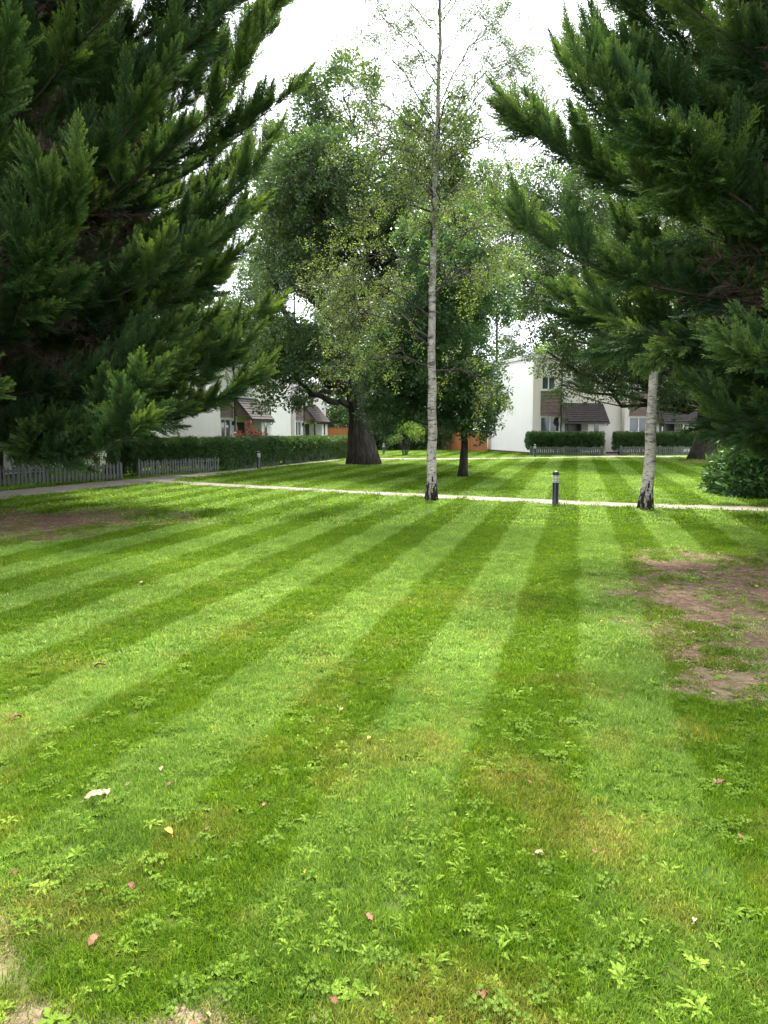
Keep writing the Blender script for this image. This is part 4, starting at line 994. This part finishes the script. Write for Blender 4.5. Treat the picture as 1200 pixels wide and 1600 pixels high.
def rosette(seed, nl, L, w, mat, name, jag=.0, lift=.5):
    r = np.random.default_rng(seed); V = []; F = []; BL = []
    for i in range(nl):
        a = i*2.4 + r.normal(0, .2); l = L*r.uniform(.6, 1.15); ww = w*r.uniform(.75, 1.2); d = np.array([math.cos(a), math.sin(a)]); sd_ = np.array([-d[1], d[0]]); up = r.uniform(.25, 1)*lift; n = len(V); b = r.random()
        segs = 6; ws = [0.25, .45, .8, 1.0, .85, .5, .02]
        for k in range(segs+1):
            t = k/segs; z = l*(up*t - up*.75*t*t) + .006; wk = ww*.5*ws[k]*(1 + (jag if k % 2 else -jag))
            p = d*l*t*(1-.15*up)
            V += [(p[0]+sd_[0]*wk, p[1]+sd_[1]*wk, z+.35*wk), (p[0], p[1], z), (p[0]-sd_[0]*wk, p[1]-sd_[1]*wk, z+.35*wk)]; BL += [b]*3
        for k in range(segs):
            q = n + k*3; F += [(q, q+1, q+4, q+3), (q+1, q+2, q+5, q+4)]
    return proto(quad_mesh(name, np.array(V), np.array(F), mat, {'bl': np.array(BL)}))
def clover(seed, n, R, mat, size):
    r = np.random.default_rng(seed); V = []; F = []; BL = []
    for i in range(n):
        q = R*math.sqrt(r.random()); a = r.uniform(0, 6.28); c = np.array([q*math.cos(a), q*math.sin(a), r.uniform(.018, .045)]); b = r.random(); yaw = r.uniform(0, 6.28)
        for k in range(3):
            t = yaw + k*2.094; s_ = size*r.uniform(.8, 1.2); m = len(V)
            V.append(c)
            for j in (-2, -1, 0, 1, 2):
                rr = s_*(1 if j else .9); V.append(c + np.array([math.cos(t+j*.42)*rr, math.sin(t+j*.42)*rr, .006*abs(j) + r.normal(0, .002)]))
            F += [(m, m+1, m+2), (m, m+2, m+3), (m, m+3, m+4), (m, m+4, m+5)]; BL += [b]*6
    return proto(quad_mesh('clover_patch', np.array(V), np.array(F), mat, {'bl': np.array(BL)}))
W_ros = [rosette(300, 9, .085, .026, M_weed, 'dandelion', .28, .55), rosette(301, 7, .065, .028, M_weed, 'plantain', 0, .5), rosette(302, 11, .10, .024, M_weed, 'dandelion', .3, .7), rosette(303, 6, .05, .03, M_weed, 'daisy_leaf', 0, .35)]
W_clo = [clover(310+k, 26, .075, M_clover, .0105) for k in range(3)] + [rosette(305, 9, .055, .022, M_clover, 'creeping_weed', .1, .4)]
def weeds(name, n, x0, x1, y0, y1, protos, sc, seed, thr, nsc):
    r = np.random.default_rng(seed); x = r.uniform(x0, x1, n); y = y0 + (y1-y0)*r.random(n)**1.25
    k = (np.abs(x) < y*.58+.8) & (~in_path(x, y)) & (fbm(x+seed, y, nsc) + r.normal(0, .05, n) > thr) & (r.random(n) > dirt(x, y)*.6); x, y = x[k], y[k]; n = len(x)
    return scatter(name, np.stack([x, y, np.full(n, .004)], 1), np.stack([r.normal(0, .12, n), r.normal(0, .12, n), r.uniform(0, 6.28, n)], 1), r.uniform(sc[0], sc[1], n), protos, None, np.clip(r.normal(.5, .25, n), 0, 1))
weeds('broadleaf_weeds', 26000, -6, 6, 1.3, 12, W_ros, (.18, .58), 5, .42, .45)
weeds('clover_weeds', 6000, -5, 5, 1.3, 10, W_clo, (.35, .75), 6, .50, .35)

# needle and leaf litter on the bare soil
def stick_proto(seed, n, R, mat):
    r = np.random.default_rng(seed); mb = MB()
    for i in range(n):
        a = r.uniform(0, 6.28); q = R*math.sqrt(r.random()); c = np.array([q*math.cos(a), q*math.sin(a), r.uniform(.003, .014)]); t = r.uniform(0, 6.28); d = np.array([math.cos(t), math.sin(t), r.normal(0, .15)])*r.uniform(.006, .016)
        sd_ = unit(np.cross(d, [0, 0, 1]))*.0008
        mb.add([c-d-sd_, c-d+sd_, c+d+sd_, c+d-sd_], [(0, 1, 2, 3)])
    return proto(mb.mesh('needle_litter', mat))
LIT = [stick_proto(400, 60, .09, plain('litter_brown', (.21, .12, .08), .9, .4, 20, 0)), stick_proto(401, 60, .09, plain('litter_tan', (.42, .30, .19), .9, .3, 20, 0))]
r = np.random.default_rng(77); x = r.uniform(-9, 9, 16000); y = r.uniform(1.2, 17, 16000); k = (dirt(x, y) > .25) & (np.abs(x) < y*.58+1.2) & ~in_path(x, y); x, y = x[k], y[k]; n = len(x)
scatter('needle_litter', np.stack([x, y, x*0+.002], 1), np.stack([x*0, x*0, r.uniform(0, 6.28, n)], 1), r.uniform(.8, 1.5, n)*np.where(y < 3.2, .5, 1), LIT)
x = r.uniform(-8, 8, 5000); y = 1.4 + 14*r.random(5000)**1.1; k = (np.abs(x) < y*.58) & ~in_path(x, y) & (r.random(5000) < .07 + .9*(dirt(x, y) > .3)); x, y = x[k], y[k]; n = len(x)
def chip(seed, mat):
    r = np.random.default_rng(seed); V = [(0, 0, .004)]; 
    for j in range(7): V.append((.016*math.cos(j*.9)*r.uniform(.6, 1.3), .010*math.sin(j*.9)*r.uniform(.6, 1.3), .004 + r.uniform(0, .008)))
    return proto(quad_mesh('leaf_scrap', np.array(V), np.array([(0, j, j % 7 + 1) for j in range(1, 8)]), mat, {'bl': np.zeros(8)}))
scatter('leaf_scraps', np.stack([x, y, x*0+.014], 1), np.stack([r.normal(0, .3, n), r.normal(0, .3, n), r.uniform(0, 6.28, n)], 1), r.uniform(.5, 1.2, n), [chip(500+k, M_dryleaf[k]) for k in (0, 1, 1, 0, 3)])

# fallen leaves one can count
def fallen_leaf(q, L, mat, label, seed, yaw):
    r = np.random.default_rng(seed); p = G(*q); V = []; F = []; n = 8
    prof_ = [.03, .3, .5, .42, .55, .38, .42, .2, .02]
    for k in range(n+1):
        t = k/n; w = L*.5*prof_[k]*r.uniform(.85, 1.15); z = .016 + L*.22*math.sin(t*3.0) * r.uniform(.8, 1.1)
        V += [(L*(t-.5), w, z + L*.12 + r.uniform(0, .004)), (L*(t-.5), 0, z), (L*(t-.5), -w, z + L*.10 + r.uniform(0, .004))]
    for k in range(n):
        a = k*3; F += [(a, a+1, a+4, a+3), (a+1, a+2, a+5, a+4)]
    mb = MB(); mb.add(V, F); mb.tube([(-L*.5, 0, .016), (-L*.72, .006, .012)], .0015, 4)
    o = mb.obj('fallen_leaf', mat, None, True); o.location = (p.x, p.y, 0.008); o.rotation_euler = (r.normal(0, .15), r.normal(0, .15), yaw)
    tag(o, label, 'leaf', 'fallen leaves on the lawn'); return o
fl = [((150, 1256), .11, 1, 'curled tan dead leaf, pair on the left foreground lawn, paler half lying flat', 1, .3), ((168, 1249), .07, 1, 'crumpled whitish-tan leaf touching the long tan one', 2, 1.9), ((267, 1235), .045, 0, 'small orange-brown leaf right of the tan pair', 3, .5),
      ((147, 1481), .055, 0, 'pinkish-brown leaf standing in clover at lower left', 4, 1.2), ((207, 1395), .05, 2, 'red-brown leaf scrap between the tan pair and lower-left clover', 5, 2.2), ((24, 1375), .04, 2, 'dark red leaf scrap near the left edge', 6, .2),
      ((1128, 1233), .06, 2, 'dark red leaf, right half of a pair on the shaded right lawn', 7, .4), ((1113, 1229), .045, 0, 'orange leaf touching the dark red one on the right lawn', 8, 1.4), ((842, 1345), .045, 1, 'pale pinkish leaf by the dark mowing stripe edge', 9, .1),
      ((577, 1163), .055, 3, 'bright yellow leaf in the middle of the lawn', 10, .9), ((412, 1268), .035, 0, 'small brown leaf in the central foreground', 11, 1.0), ((575, 1446), .045, 0, 'narrow rust-brown leaf in the central near foreground', 12, 2.3),
      ((753, 1571), .05, 2, 'reddish curled leaf at the bottom of the view, right of centre', 13, 1.7), ((522, 1580), .045, 2, 'red-brown leaf at the bottom of the view, left of the curled one', 14, 1.9), ((24, 1130), .08, 2, 'pink-red dry leaf at the left edge halfway down the lawn', 15, .8),
      ((156, 1047), .085, 0, 'salmon-brown leaf on the left lawn', 16, .2), ((222, 915), .07, 1, 'cream leaf on the pale stripe in the left distance', 17, 1.1), ((1085, 1452), .035, 1, 'tiny pink leaf scrap in the right foreground', 18, 1.0), ((265, 1309), .06, 3, 'pale yellow-green leaf left of the central foreground', 19, 2.4)]
for q, L, mi, lb, sd_, yaw in fl: fallen_leaf(q, L*.82, M_dryleaf[mi], lb, sd_, yaw)
print('objects', len(bpy.data.objects))
